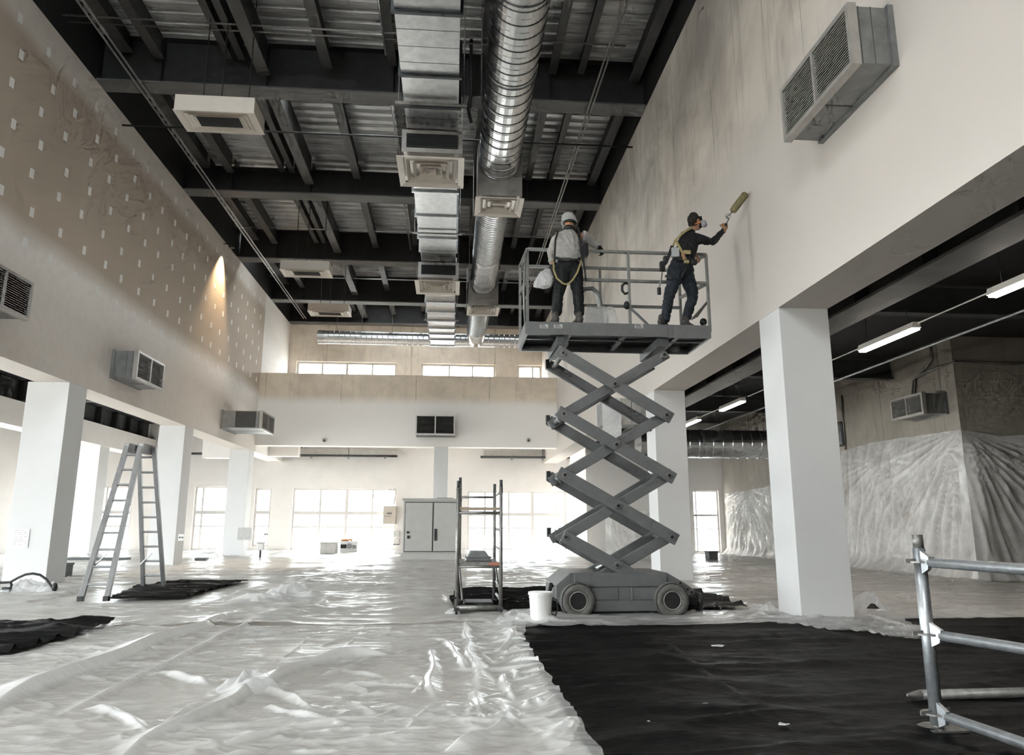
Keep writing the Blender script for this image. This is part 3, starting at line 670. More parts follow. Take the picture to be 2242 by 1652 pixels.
for y, lb in ((31.2, 'thin bright pipe crossing before the third roof beam'), (37.8, 'thin bright pipe crossing before the fourth roof beam')):
    pipe('cross_pipe', lb, 'pipe', [(XL+.3, y, 14.4), (5.0, y, 14.4)], .025, m_steel)
pipe('drop_pipe', 'bright vertical looking conduit left of the rectangular duct, nearest', 'conduit', [(-2.0, 13.0, 14.2), (-2.0, 18.2, 14.2)], .035, m_alu)
pipe('drop_pipe', 'bright conduit left of the rectangular duct, behind the second beam', 'conduit', [(-2.05, 20.2, 14.2), (-2.05, 25.6, 14.2)], .03, m_alu)
pipe('drop_pipe', 'bright conduit left of the rectangular duct, behind the third beam', 'conduit', [(-2.1, 27.0, 14.2), (-2.1, 32.8, 14.2)], .03, m_alu)
t = thing('cable_bundle', 'black cable hanging between the rectangular and the round duct', 'cable', (.35, 19, 13))
MB().tube([(.35, 18.6, 15.1), (.35, 18.7, 14.2), (.38, 18.9, 13.6), (.30, 19.1, 13.2), (.40, 19.3, 12.9)], .05, 8).build('cable', m_black, t, smooth=True)

# small detectors on the bulkhead
for px, lb in ((710, 'small round detector low on the left part of the bulkhead'), (1157, 'small round detector low on the bulkhead, just left of the lift')):
    c = at(px, 962, Y=38.25); t = thing('smoke_detector', lb, 'detector', c, 'bulkhead detectors')
    MB().lathe([(.06, -.05), (.12, -.02), (.13, .1), (.10, .14)], c, (0, 1, 0), 16).build('body', m_cab, t); MB().ball(c+V(0, -.06, -.05), .07, 10, 6).build('lens', m_line, t, smooth=True)
# pipes and boxes under the low ceiling behind the bulkhead
def rail_box(px0, px1, py, lb, box=True):
    a, b = at(px0, py, Y=43.4), at(px1, py, Y=43.4); t = thing('shutter_rail', lb, 'rail', ((a[0]+b[0])/2, 43.4, a[2]), 'dark rails over the rear windows')
    MB().tube([(a[0], 43.4, a[2]), (b[0], 43.4, a[2])], .07, 10).build('tube', m_gird, t, smooth=True)
    if box: MB().box(a[0]+.2, b[0]-.1, 43.5, 44.3, a[2]+.05, a[2]+.42).build('housing', m_unitf, t)
    for f_ in (.3, .6, .9): x = a[0]+(b[0]-a[0])*f_; MB().box(x-.05, x+.05, 43.35, 43.45, a[2]-.16, a[2]-.05).build('bracket', m_unit, t)
    MB().tube([(a[0]+.6*(b[0]-a[0]), 43.4, a[2]), (a[0]+.6*(b[0]-a[0]), 43.4, 6.5 if box else 7.4)], .03, 6).build('hanger_rod', m_unit, t)
rail_box(600, 870, 996, 'dark rail with housing over the left rear window'); rail_box(1052, 1278, 1000, 'dark rail with housing over the right rear window, behind the scaffold tower')
rail_box(350, 530, 992, 'thin dark rail in the far left aisle behind the ladder', False)
t = thing('ceiling_cassette', 'small white framed vent above the left rear window', 'vent', at(655, 985, Y=43.8)); c = at(655, 985, Y=43.8)
MB().box(c[0]-.32, c[0]+.32, 43.7, 43.95, c[2]-.3, c[2]+.3).build('frame', m_column, t); MB().box(c[0]-.22, c[0]+.22, 43.66, 43.7, c[2]-.2, c[2]+.2).build('grille', m_unit, t)

# right aisle: tube lamps on wires, conduits, big duct
def tube_lamp(y0, y1, lb):
    x, z = 8.5, 5.04; t = thing('tube_light', lb, 'lamp', (x, (y0+y1)/2, z), 'lit tube lamps in the right aisle')
    MB().prism([(x-.09, y0, z+.03), (x+.09, y0, z+.03), (x+.06, y0, z+.14), (x-.06, y0, z+.14)], (0, y1-y0, 0)).build('housing', m_lampw, t)
    MB().box(x-.075, x+.075, y0+.02, y1-.02, z-.01, z+.03).build('diffuser', m_lamp, t, bevel=.01)
    for y in (y0+.25, y1-.25): MB().tube([(x, y, z+.14), (x, y, 6.9)], .008, 5).build('hanging_wire', m_seam, t)
    MB().tube([(x, y1, z+.1), (x, y1+1.85, z+.1)], .013, 6).build('feed_cable', m_frame, t)
tube_lamp(8.5, 10.45, 'nearest lit tube lamp, cut by the right edge'); tube_lamp(12.35, 14.2, 'lit tube lamp hanging right of the nearest white column')
tube_lamp(16.4, 18.3, 'lit tube lamp between the two nearest right columns, partly hidden'); tube_lamp(20.5, 22.3, 'third visible lit tube lamp, left of the nearest column'); tube_lamp(24.4, 26.2, 'farthest lit tube lamp above the aisle round duct')
for dx, lb in ((0, 'upper of two parallel conduits along the right aisle ceiling'), (.12, 'lower of two parallel conduits along the right aisle ceiling')):
    a = at(1830, 833, X=11.5+dx); pipe('conduit', lb, 'conduit', [(11.5+dx, 6, a[2]), (11.5+dx, 36, a[2])], .03, m_steel)
c = at(1600, 972, Y=30.5); AD = thing('aisle_round_duct', 'thick round duct crossing the right aisle behind the near column', 'duct', (9.5, 30.5, c[2]))
for a, b in ((7.9, 10.6), (10.6, 14.3)):
    prof = []; x = a
    while x < b-1e-6:
        e = min(x+.42, b); prof += [(.6, x), (.6, x+(e-x)*.9), (.615, x+(e-x)*.95)]; x = e
    MB().lathe(prof, (0, 30.5, c[2]), (1, 0, 0), 32).build('duct_section', m_spiral, AD)
    MB().lathe([(.62, b-.05), (.62, b+.02)], (0, 30.5, c[2]), (1, 0, 0), 32).build('coupling_band', m_galv, AD)
for x in (8.4, 12.8): MB().tube([(x, 30.5, c[2]+.55), (x, 30.5, 6.9)], .015, 6).build('hanger_rod', m_steel2, AD)
MB().box(7.9, 9.9, 30.3, 30.5, c[2]-.85, c[2]-.75).build('support_angle', m_gird, AD)
# conduits on the concrete wall
a = at(2003, 862, X=XQ-.06); b1 = at(2003, 825, X=XQ-.06); b2 = at(2028, 805, X=XQ-.06); b3 = at(2040, 785, X=XQ-.06)
pipe('wall_conduit', 'bent conduit pair rising from the aisle air unit', 'conduit', [a, b1, b2, b3, (XQ-.06, b3[1], 6.8)], .035, m_steel2)
pipe('wall_conduit', 'conduit running from the aisle air unit along the concrete wall to its corner', 'conduit', [a+V(0, .15, 0), b1+V(0, .1, -.05), at(2025, 815, X=XQ-.06), at(2092, 790, X=XQ-.06), (XQ-.06, 19.44, at(2096, 790, X=XQ)[2]), (20, 19.44, at(2096, 790, X=XQ)[2])], .035, m_steel2)
a = at(1842, 865, X=XQ-.05); b = at(1848, 985, X=XQ-.05)
pipe('wall_conduit', 'thin vertical conduit on the concrete wall right of the near column', 'conduit', [a, (XQ-.05, a[1]+.05, b[2])], .03, m_steel2)
c = at(1838, 950, X=XQ-.1); t = thing('switch_box', 'dark flat box on the concrete wall beside the near column', 'switch box', c)
MB().box(XQ-.12, XQ, c[1]-.25, c[1]+.25, c[2]-.45, c[2]+.45).build('body', m_gird, t, bevel=.01); MB().box(XQ-.14, XQ-.12, c[1]-.2, c[1]+.2, c[2]-.4, c[2]+.4).build('door', m_unit, t)

# warm spotlight at the top of the left wall
c = V(XL+.35, 31.0, 13.4); t = thing('wall_spotlight', 'small warm downlight at the top of the left wall', 'lamp', c)
MB().lathe([(.06, .15), (.10, .0), (.12, -.08)], c, (0, 0, 1), 14).build('housing', m_char, t); MB().tube([(XL, 31.0, 13.5), c+V(0, 0, .1)], .02, 6).build('arm', m_char, t)
sl = bpy.data.lights.new('wall_spot', 'SPOT'); sl.energy = 380; sl.color = (1.0, .74, .45); sl.spot_size = 1.25; sl.spot_blend = .8; sl.shadow_soft_size = .05
so = bpy.data.objects.new('wall_spot_lamp', sl); COL.objects.link(so); so.location = Vector((c+V(0, 0, -.1))*K); so.rotation_euler = (math.radians(-6), math.radians(4), 0)
# ------------------------------------------------------------------ scissor lift
YN, YR = 12.42, 13.42                       # near and far arm planes
LF = thing('scissor_lift', 'grey scissor lift raised high beside the right wall, carrying two painters', 'scissor lift', (2.85, 12.9, 0))
ch = MB()
side = [(1.74, .30), (1.74, .52), (1.98, .72), (3.62, .72), (3.92, .55), (4.08, .44), (4.08, .37), (3.92, .33), (3.80, .10), (1.95, .10)]
ch.prism([(x, 12.36, z) for x, z in side], (0, 1.30, 0)).build('chassis', m_lift, LF, bevel=.012)
MB().box(2.05, 3.60, 12.325, 12.36, .50, .70).build('upper_panel', m_lift, LF, bevel=.006)
for a, b in ((2.30, 2.78), (3.02, 3.45)): MB().box(a, b, 12.34, 12.36, .29, .485).build('hatch', m_lift, LF, bevel=.005)
MB().box(2.30, 3.50, 12.33, 12.36, .11, .275).build('skirt', m_lift, LF, bevel=.006)
MB().box(2.99, 3.02, 12.33, 12.36, .29, .485).build('bright_edge', m_rail, LF)
MB().box(1.96, 1.97, 12.35, 12.36, .45, .70).box(2.28, 2.29, 12.32, 12.325, .5, .7).build('panel_seam', m_rail, LF)
for q in ((3.96, .45), (4.03, .40), (3.84, .55)): MB().lathe([(.02, 0), (.02, .02)], (q[0], 12.352, q[1]), (0, 1, 0), 10).build('lug_hole', m_black, LF)
def wheel(cx, cy, s):
    c = (cx, cy, .285); wv = MB().lathe([(.145, .02), (.16, .0), (.20, -.02), (.235, -.015), (.262, .0), (.285, .03), (.288, .10), (.285, .20), (.26, .24), (.12, .24)], c, (0, s, 0), 36).build('wheel', m_tyre, LF, smooth=True)
    MB().lathe([(.135, .005), (.15, -.005), (.15, .03), (.135, .03)], c, (0, s, 0), 28, close=True).build('rim', m_unitf, wv, smooth=True)
    MB().lathe([(.13, .0), (.13, .04), (.02, .09)], (c[0], c[1]+s*.0, c[2]), (0, s, 0), 24).build('hub', m_black, wv)
    for r in (.272, .277): MB().lathe([(r, -.004), (r+.006, .01), (r+.004, .02), (r-.004, .01)], c, (0, s, 0), 36, close=True).build('tread_ring', m_seam, wv)
for cx in (2.09, 3.65): wheel(cx, 12.20, 1); wheel(cx, 13.82, -1)
MB().tube([(3.9, 12.75, .25), (4.22, 12.75, .22)], .13, 14).build('rear_bumper', m_black, LF); MB().lathe([(.15, 4.22), (.16, 4.25), (.15, 4.30)], (0, 12.75, .215), (1, 0, 0), 14).build('bumper_cap', m_black, LF)
MB().tube([(1.72, 12.5, .52), (1.62, 12.45, .40), (1.60, 12.42, .22), (1.68, 12.42, .06)], .02, 8).build('hydraulic_hose', m_black, LF, smooth=True)
MB().tube([(1.70, 12.6, .54), (1.66, 12.55, .38), (1.66, 12.5, .2)], .03, 8).build('hydraulic_hose', m_black, LF, smooth=True)
XLJ, XRJ = 1.92, 3.73; ZJ = [1.30, 2.33, 3.38, 4.46]
def arm(a, b, y, h=.20, t=.075, ext=.12):
    a = V(a[0], y, a[1]); b = V(b[0], y, b[1]); d = nrm(b-a); return MB().bar(a-d*ext, b+d*ext, t, h).build('scissor_arm', m_lift, LF, bevel=.012)
def pin(x, z, y):
    MB().lathe([(.05, -.045), (.05, .0)], (x, y, z), (0, 1, 0), 14).build('pin_boss', m_rail, LF); MB().lathe([(.028, -.055), (.028, .0)], (x, y, z), (0, 1, 0), 10).build('pivot_pin', m_black, LF)
for y, s in ((YN, 1), (YR+.2, -1)):
    for k in range(4):
        z0 = ZJ[k]
        if k < 3:
            arm((XLJ, ZJ[k+1]), (XRJ, ZJ[k]+.01), y); arm((XLJ, ZJ[k]), (XRJ, ZJ[k+1]), y+s*.11, .18)
        if s > 0: pin(XLJ, z0, y-.01); pin(XRJ, z0, y-.03)
    arm((XLJ, ZJ[0]), (3.42, .48), y, ext=.05); arm((2.25, .50), (XRJ, ZJ[0]), y+s*.11, .18, ext=.05)
    if s > 0:
        for k in range(3): pin((XLJ+XRJ)/2, (ZJ[k]+ZJ[k+1])/2, y-.03)
        pin(2.78, .84, y-.03)
for k in range(4):
    for x in (XLJ, XRJ): MB().tube([(x, YN-.02, ZJ[k]), (x, YR+.22, ZJ[k])], .045, 10).build('cross_tube', m_lift, LF, smooth=True)
for k in range(3): MB().tube([((XLJ+XRJ)/2, YN, (ZJ[k]+ZJ[k+1])/2), ((XLJ+XRJ)/2, YR+.2, (ZJ[k]+ZJ[k+1])/2)], .04, 10).build('cross_tube', m_lift, LF, smooth=True)
for k in range(4):
    MB().box(XLJ-.155, XLJ-.085, YR+.13, YR+.25, ZJ[k]-.02, ZJ[k]+.15).build('end_cap', m_black, LF)
MB().bar((2.15, YR-.25, 2.35), (3.35, YR-.25, 1.72), .05, .05).build('hydraulic_cable', m_black, LF)
MB().tube([(2.55, 12.95, .74), (2.80, 12.95, .92)], .05, 12).build('lift_cylinder', m_alu, LF, smooth=True)
# platform
PX0, PX1, PY0, PY1, PZ0, PZ1 = 1.24, 4.58, 12.30, 13.60, 4.77, 5.0
MB().box(PX0+.05, PX1-.05, PY0+.05, PY1-.05, PZ1-.05, PZ1-.004).build('deck_plate', m_lift, LF)
for a, b, c, d in ((PX0, PX1, PY0, PY0+.05), (PX0, PX1, PY1-.05, PY1), (PX0, PX0+.05, PY0+.05, PY1-.05), (PX1-.05, PX1, PY0+.05, PY1-.05)):
    MB().box(a, b, c, d, PZ0, PZ1).build('deck_edge_beam', m_lift, LF)
for x in (2.02, 3.02, 3.98): MB().box(x-.045, x+.045, PY0+.05, PY1-.05, PZ0, PZ0+.06).build('deck_rib', m_lift, LF)
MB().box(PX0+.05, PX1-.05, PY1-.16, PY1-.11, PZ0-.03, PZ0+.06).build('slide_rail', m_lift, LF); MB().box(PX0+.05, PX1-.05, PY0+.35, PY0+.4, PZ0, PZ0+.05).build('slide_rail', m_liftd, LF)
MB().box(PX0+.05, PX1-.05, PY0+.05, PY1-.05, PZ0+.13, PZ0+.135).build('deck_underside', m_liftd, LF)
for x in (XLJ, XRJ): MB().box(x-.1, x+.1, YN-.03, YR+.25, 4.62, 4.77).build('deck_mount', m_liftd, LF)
MB().ball((4.25, 13.4, 4.86), (.12, .05, .10), 12, 8).build('sheave', m_unit, LF, smooth=True)
def sticker(px, w):
    c = at(px, 714, Y=PY0); st = MB().box(c[0]-w/2, c[0]+w/2, PY0-.004, PY0, c[2]-.035, c[2]+.035).build('sticker', m_cab, LF)
    for k in range(3): MB().box(c[0]-w/2+.012, c[0]+w/2-.012-.02*k, PY0-.006, PY0-.004, c[2]-.026+k*.022, c[2]-.014+k*.022).build('printed_line', m_seam, st)
sticker(1191, .14); sticker(1222, .15); sticker(1399, .15)
# guard rails (inset from the near edge, so the men stand outside the near rail)
RY, RYF, RT = 12.74, 13.54, 6.33
def rp(px, py, y): q = at(px, py, Y=y); return (q[0], y, q[2])
def rail(a, b, w=.055): return MB().bar(a, b, w, w).build('guard_rail', m_rail, LF, bevel=.006)
def post(x, y, z1, z0=PZ1, w=.05): return MB().bar((x, y, z0), (x, y, z1), w, w).build('rail_post', m_rail, LF, bevel=.006)
xa, xb, xm = at(1155, 620, Y=RY)[0], at(1549, 620, Y=RY)[0], at(1377, 620, Y=RY)[0]
zt = at(1377, 552, Y=RY)[2]; zm = at(1377, 615, Y=RY)[2]; zf = at(1430, 672, Y=RYF)[2]; zl = at(1300, 668, Y=RY)[2]
for x in (xa, xm, xb): post(x, RY, zt)
rail((xa, RY, zt), (xb, RY, zt)); rail((xa, RY, zm), (xb, RY, zm))
xc, xd = PX0+.03, 4.45
post(xc, RYF, zt-.04); post(xd, RYF, zt-.04); post(2.85, RYF, zt-.04)
rail((xc, RYF, zt-.04), (xd, RYF, zt-.04)); rail((2.4, RYF, zf), (xd, RYF, zf))
for z in (zt, zm): rail((xa, RY, z), (xc, RYF, z-.04)); rail((xb, RY, z), (xd, RYF, z-.04))
rail((xa-.08, RY-.2, zt-.25), (xa, RY, zt), .035); MB().tube([(xa-.06, RY-.15, 5.05), (xa-.09, RY-.2, 5.6), (xa-.06, RY-.2, zt-.2)], .022, 8).build('cable_guide', m_rail, LF, smooth=True)
MB().tube([rp(1377, 640, RY), rp(1368, 643, RY), rp(1362, 636, RY), rp(1362, 625, RY), rp(1369, 619, RY), rp(1378, 622, RY)], .025, 8).build('hook', m_black, LF, smooth=True)
MB().bar(rp(1378, 672, RY), rp(1420, 712, RY), .06, .03).build('diagonal_brace', m_lift, LF)
MB().ball(rp(1372, 668, RY-.03), (.055, .06, .08), 10, 8).build('clamp_knob', m_black, LF, smooth=True)
for k in range(3): MB().bar(rp(1551, 658, RY), rp(1513+k*6, 700-k*3, RYF-.3), .03, .02).build('end_strut', m_rail, LF)

# ------------------------------------------------------------------ people
def loft(mb, pts, rad, n=14):
    """tube with elliptical sections: rad = list of (a,b) half widths, a along the section's side vector, b across"""
    pts = [V(*p) for p in pts]; rings = []
    ctr = []; rr = []
    for i in range(len(pts)-1):
        for s in np.linspace(0, 1, 5, endpoint=False): ctr.append(pts[i]*(1-s)+pts[i+1]*s); rr.append(V(*rad[i])*(1-s)+V(*rad[i+1])*s)
    ctr.append(pts[-1]); rr.append(V(*rad[-1]))
    C = [ctr[0]]+[(ctr[i-1]+2*ctr[i]+ctr[i+1])/4 for i in range(1, len(ctr)-1)]+[ctr[-1]]
    d0 = nrm(C[1]-C[0]); d1 = nrm(C[-1]-C[-2]); r0, r1 = rr[0], rr[-1]
    cs = [(C[0]-d0*min(r0)*q, r0*math.sqrt(max(.02, 1-q*q))) for q in (.98, .8, .45)]+list(zip(C, rr))+[(C[-1]+d1*min(r1)*q, r1*math.sqrt(max(.02, 1-q*q))) for q in (.45, .8, .98)]
    k = len(mb.v); m = len(cs)
    for i, (c, r) in enumerate(cs):
        d = nrm(cs[min(i+1, m-1)][0]-cs[max(i-1, 0)][0]); sd = loft.side; sd = nrm(sd-d*(sd@d)); u = np.cross(d, sd)
        for j in range(n):
            a = 2*math.pi*j/n; mb.v.append(tuple(c+sd*math.cos(a)*r[0]+u*math.sin(a)*r[1]))
    for i in range(m-1):
        for j in range(n): mb.f.append((k+i*n+j, k+i*n+(j+1) % n, k+(i+1)*n+(j+1) % n, k+(i+1)*n+j))
    mb.f.append(tuple(k+j for j in reversed(range(n)))); mb.f.append(tuple(k+(m-1)*n+j for j in range(n)))
    return mb
loft.side = V(1, 0, 0)
def fuse(mb, name, mat, parent, voxel=.016, smooth=5, wrinkle=0, wscale=9):
    """all lofts of mb grown together into one continuous skin"""
    me = bpy.data.meshes.new('tmp'); me.from_pydata(mb.v, [], mb.f); o = bpy.data.objects.new('tmp', me); COL.objects.link(o)
    r = o.modifiers.new('r', 'REMESH'); r.mode = 'VOXEL'; r.voxel_size = voxel; r.adaptivity = 0
    s = o.modifiers.new('s', 'SMOOTH'); s.iterations = smooth; s.factor = .5
    dg = bpy.context.evaluated_depsgraph_get(); ev = o.evaluated_get(dg); m2 = bpy.data.meshes.new_from_object(ev)
    n = len(m2.vertices); co = np.zeros(n*3); m2.vertices.foreach_get('co', co); co = co.reshape(-1, 3)
    if wrinkle:
        nm = np.zeros(n*3); m2.vertices.foreach_get('normal', nm); nm = nm.reshape(-1, 3)
        h = ridge(co[:, 0]*wscale+co[:, 1]*3, co[:, 2]*wscale*1.3+co[:, 0]*4, 5)-.5; co = co+nm*(h*wrinkle)[:, None]
    fs = [tuple(p.vertices) for p in m2.polygons]; bpy.data.objects.remove(o); bpy.data.meshes.remove(me); bpy.data.meshes.remove(m2)
    return link_mesh(name, co, fs, mat, parent, smooth=True)
def hand(mb, wrist, fdir, pdir, sc=1.0, curl=.5):
    """palm and five bent fingers; fdir along the fingers, pdir out of the palm"""
    f = nrm(fdir); p = nrm(pdir-f*(np.dot(pdir, f))); s = np.cross(f, p); w_ = V(*wrist); loft.side = s
    loft(mb, [w_, w_+f*.06*sc, w_+f*.105*sc], [(.034*sc, .022*sc), (.048*sc, .022*sc), (.046*sc, .018*sc)], 10)
    for i, ln in enumerate((.085, .095, .09, .07)):
        b = w_+f*.10*sc+s*(.033-.022*i)*sc; m1 = b+(f*math.cos(curl)+p*math.sin(curl))*ln*.45*sc; m2 = m1+(f*math.cos(curl*2.2)+p*math.sin(curl*2.2))*ln*.35*sc; e = m2+(f*math.cos(curl*3.2)+p*math.sin(curl*3.2))*ln*.25*sc
        loft(mb, [b-f*.02*sc, m1, m2, e], [(.0105*sc, .0105*sc)]*3+[(.009*sc, .009*sc)], 8)
    t0 = w_+f*.03*sc+s*.045*sc; t1 = t0+(f*.6+s*.45+p*.5)*.045*sc; t2 = t1+(f*.8+p*.6)*.04*sc
    loft(mb, [w_+f*.03*sc+s*.02*sc, t0, t1, t2], [(.014*sc, .014*sc)]*3+[(.010*sc, .010*sc)], 8); loft.side = V(1, 0, 0)
def head(t, c, r, fwd, skin, mouth=True):
    """skull with jaw, nose, ears, eye sockets, turned to fwd; r = half width"""
    c = V(*c); f = nrm(fwd); s = nrm(np.cross(f, V(0, 0, 1))); u = np.cross(s, f); mb = MB(); loft.side = s
    loft(mb, [c-u*r*1.0+f*r*.25, c-u*r*.5+f*r*.12, c, c+u*r*.6, c+u*r*.95], [(r*.55, r*.6), (r*.85, r*.95), (r*.98, r*1.2), (r*.92, r*1.12), (r*.6, r*.75)])
    loft(mb, [c+f*r*1.12+u*r*.15, c+f*r*1.35-u*r*.2], [(r*.13, r*.12), (r*.2, r*.16)])                 # nose
    loft(mb, [c+f*r*1.0-u*r*.60+s*r*.2, c+f*r*1.02-u*r*.60-s*r*.2], [(r*.12, r*.10)]*2)                 # lips
    for q in (-1, 1):
        loft(mb, [c+s*q*r*.97+u*r*.18-f*r*.1, c+s*q*r*1.06-f*r*.12, c+s*q*r*.97-u*r*.25-f*r*.05], [(r*.10, r*.18)]*3)   # ears
    loft.side = V(1, 0, 0); return mb, f, s, u

def foot(t, heel, toe, w, h, z0=PZ1):
    heel = V(*heel); toe = V(*toe); d = nrm(toe-heel); ln = np.linalg.norm(toe-heel); mb = MB(); loft.side = nrm(np.cross(d, V(0, 0, 1))); zc = lambda q: V(0, 0, q)
    loft(mb, [heel+zc(h*.5), heel+d*ln*.3+zc(h*.5), heel+d*ln*.65+zc(h*.36), toe+zc(h*.28)], [(w*.42, h*.5), (w*.42, h*.5), (w*.5, h*.36), (w*.42, h*.27)])
    loft(mb, [heel+d*ln*.18+zc(h*.6), heel+d*ln*.18+zc(h*1.25)], [(w*.40, w*.5), (w*.40, w*.48)]); loft.side = V(1, 0, 0)
    sh = fuse(mb, 'shoe', m_shoe, t, .012, 3)
    so_ = MB(); sd = nrm(np.cross(d, V(0, 0, 1))); pts = []
    for q, ww in ((0, .36), (.1, .44), (.35, .42), (.7, .52), (.92, .42), (1.03, .2)): pts.append((heel+d*ln*q, ww*w))
    poly = [p-sd*ww for p, ww in pts]+[p+sd*ww for p, ww in reversed(pts)]
    so_.prism([V(p[0], p[1], z0+.001) for p in poly], (0, 0, .03)).build('sole', m_black, sh)

# --- man in hard hat, left
P1 = thing('person', 'man in white hard hat and grey sweatshirt, seen from behind, hand on the rail', 'person', (2.0, 12.5, PZ1))
Y1 = 12.50
hipL, hipR = at(1229, 596, Y=Y1), at(1260, 597, Y=Y1); knL, knR = at(1222, 645, Y=Y1-.02), at(1266, 643, Y=Y1+.02); anL, anR = at(1219, 684, Y=Y1), at(1268, 686, Y=Y1)
anL[2] = max(anL[2], PZ1+.16); anR[2] = max(anR[2], PZ1+.16)
pel, wai, che, nec = at(1244, 584, Y=Y1), at(1245, 564, Y=Y1+.02), at(1243, 530, Y=Y1+.06), at(1246, 505, Y=Y1+.10); hd1 = at(1246, 488, Y=Y1+.12)
shL, shR = at(1219, 519, Y=Y1+.06), at(1276, 514, Y=Y1+.08); elL = at(1206, 552, Y=Y1+.10); haL = at(1208, 579, Y=Y1+.16)
elR = at(1296, 530, Y=Y1+.20); haR = at(1312, 541, Y=RY-.02)
tm = MB()
loft(tm, [wai+V(0, 0, -.03), pel], [(.215, .15), (.235, .175)]); loft(tm, [hipL+V(0, 0, .06), hipL+V(0, 0, -.12), knL, anL+V(0, 0, .02)], [(.135, .15), (.135, .145), (.10, .105), (.095, .10)]); loft(tm, [hipR+V(0, 0, .06), hipR+V(0, 0, -.12), knR, anR+V(0, 0, .02)], [(.135, .15), (.135, .145), (.10, .105), (.095, .10)])
jn = fuse(tm, 'trousers', m_jean1, P1, .016, 4, .014)
sm = MB()
loft(sm, [wai+V(0, 0, -.06), wai, che, che*.4+nec*.6, nec+V(0, 0, -.02)], [(.25, .165), (.245, .165), (.25, .17), (.19, .13), (.10, .09)])
loft(sm, [shL+V(.05, 0, 0), shL+V(.0, 0, -.03), elL, haL+V(0, 0, .05)], [(.10, .10), (.095, .095), (.075, .075), (.055, .055)]); loft(sm, [shR+V(-.05, 0, 0), shR, elR, haR+nrm(elR-haR)*.03], [(.10, .10), (.10, .10), (.082, .082), (.058, .058)])
fuse(sm, 'sweatshirt', m_hood, P1, .016, 4, .020)
bm_ = MB()
for a, b_, c, d, e in ((hipL, knL, anL, .09, .06), (hipR, knR, anR, .09, .06)): loft(bm_, [pel, a, b_, c], [(.11, .1), (d, d), (e, e), (.045, .045)])
loft(bm_, [pel, wai, che, nec, hd1-V(0, 0, .08)], [(.17, .12), (.16, .11), (.18, .12), (.065, .065), (.062, .065)]); loft(bm_, [che, shL, elL, haL], [(.1, .1), (.06, .06), (.045, .045), (.035, .035)]); loft(bm_, [che, shR, elR, haR], [(.1, .1), (.06, .06), (.045, .045), (.035, .035)])
hm, hf, hs, hu = head(P1, hd1, .098, (-.42, .88, -.10), m_skin); bm_.add(hm.v, hm.f)
hand(bm_, haL, V(.05, .1, -1), V(1, 0, 0), 1.0, .4)
fuse(bm_, 'body', m_skin, P1, .013, 2)
gm = MB(); hand(gm, haR-nrm(haR-elR)*.03, nrm(haR-elR)*.7+V(.1, .45, -.1), V(0, .2, -1), 1.28, .75); loft(gm, [haR-nrm(haR-elR)*.10, haR], [(.055, .055), (.05, .05)]); fuse(gm, 'glove', m_black, P1, .011, 1)
foot(P1, at(1217, 690, Y=12.36)*V(1, 1, 0)+V(0, 0, PZ1), at(1217, 690, Y=12.36)*V(1, 1, 0)+V(-.03, .30, PZ1), .15, .14); foot(P1, at(1270, 690, Y=12.34)*V(1, 1, 0)+V(0, 0, PZ1), at(1270, 690, Y=12.34)*V(1, 1, 0)+V(-.06, .30, PZ1), .15, .14)
ht = MB(); ht.lathe([(.150, -.045), (.158, -.03), (.140, -.025), (.138, .04), (.120, .10), (.08, .145), (.02, .160)], hd1+hu*.045, hu+hf*.10, 26); hto = ht.build('hard_hat', m_hat, P1, smooth=True)
MB().ribbon([hd1+hu*(.09+.085*math.sin(a))+hf*(-.155*math.cos(a)) for a in np.linspace(.2, 2.9, 9)], .03, .012, hs*.2+hu).build('hat_ridge', m_hat, hto)
MB().lathe([(.112, -.055), (.122, -.02), (.122, .02), (.11, .03)], hd1+hu*.015-hf*.01, hu, 22).build('hood_band', m_strapk, P1, smooth=True)
MB().lathe([(.105, -.03), (.12, -.0), (.10, .05)], nec+V(0, 0, .02), (0, .1, 1), 18).build('neck_gaiter', m_strapk, P1, smooth=True)
MB().ball(hd1+hf*.12-hu*.05+hs*-.02, (.045, .045, .05), 10, 8).build('dust_mask', m_filter, P1, smooth=True)
MB().ribbon([hd1-hs*.105+hu*.02, hd1-hs*.1-hf*.04-hu*.03, hd1-hs*.06-hf*.09-hu*.05], .05, .01, -hs-hf*.4).build('ear_strap', m_orange, P1)
hy = Y1-.20
def strap(t, pts, w, mat, nm='harness_strap', nd=(0, -1, 0)): return MB().ribbon(pts, w, .012, nd).build(nm, mat, t)
def pa(l, y): return [at(a, b, Y=y+(c if len(r) else 0)) for a, b, c, *r in [(*q, 0) if len(q) == 2 else (*q, 1) for q in l]]
strap(P1, pa([(1222, 505, .10), (1216, 525, .03), (1215, 548, 0), (1214, 572, .03)], hy), .035, m_strapk); strap(P1, pa([(1265, 497, .13), (1269, 520, 0), (1272, 545, 0), (1277, 572, .05)], hy), .05, m_strapk)
strap(P1, pa([(1212, 565, .10), (1212, 590, .03), (1219, 609, -.01), (1232, 620, 0), (1243, 623, .02), (1254, 612, -.01), (1264, 596, -.01), (1274, 566, .06)], hy), .030, m_strap)
strap(P1, pa([(1214, 564, .12), (1228, 567, .01), (1246, 568, -.01), (1264, 566, .0), (1277, 568, .10)], hy), .05, m_strapk, 'belt')
MB().box(*[q for ax in zip(at(1258, 563, Y=hy)+V(-.06, -.03, -.035), at(1258, 563, Y=hy)+V(.06, .0, .035)) for q in ax]).build('belt_buckle', m_rail, P1, bevel=.006)
strap(P1, pa([(1277, 568, .06), (1280, 590, .02), (1282, 607, .04), (1284, 616, .06)], hy), .03, m_strapk, 'lanyard')
MB().box(*[q for ax in zip(at(1281, 546, Y=Y1)+V(-.05, -.08, -.14), at(1281, 546, Y=Y1)+V(.05, .08, .1)) for q in ax]).build('tool_pouch', m_strapk, P1, bevel=.02)
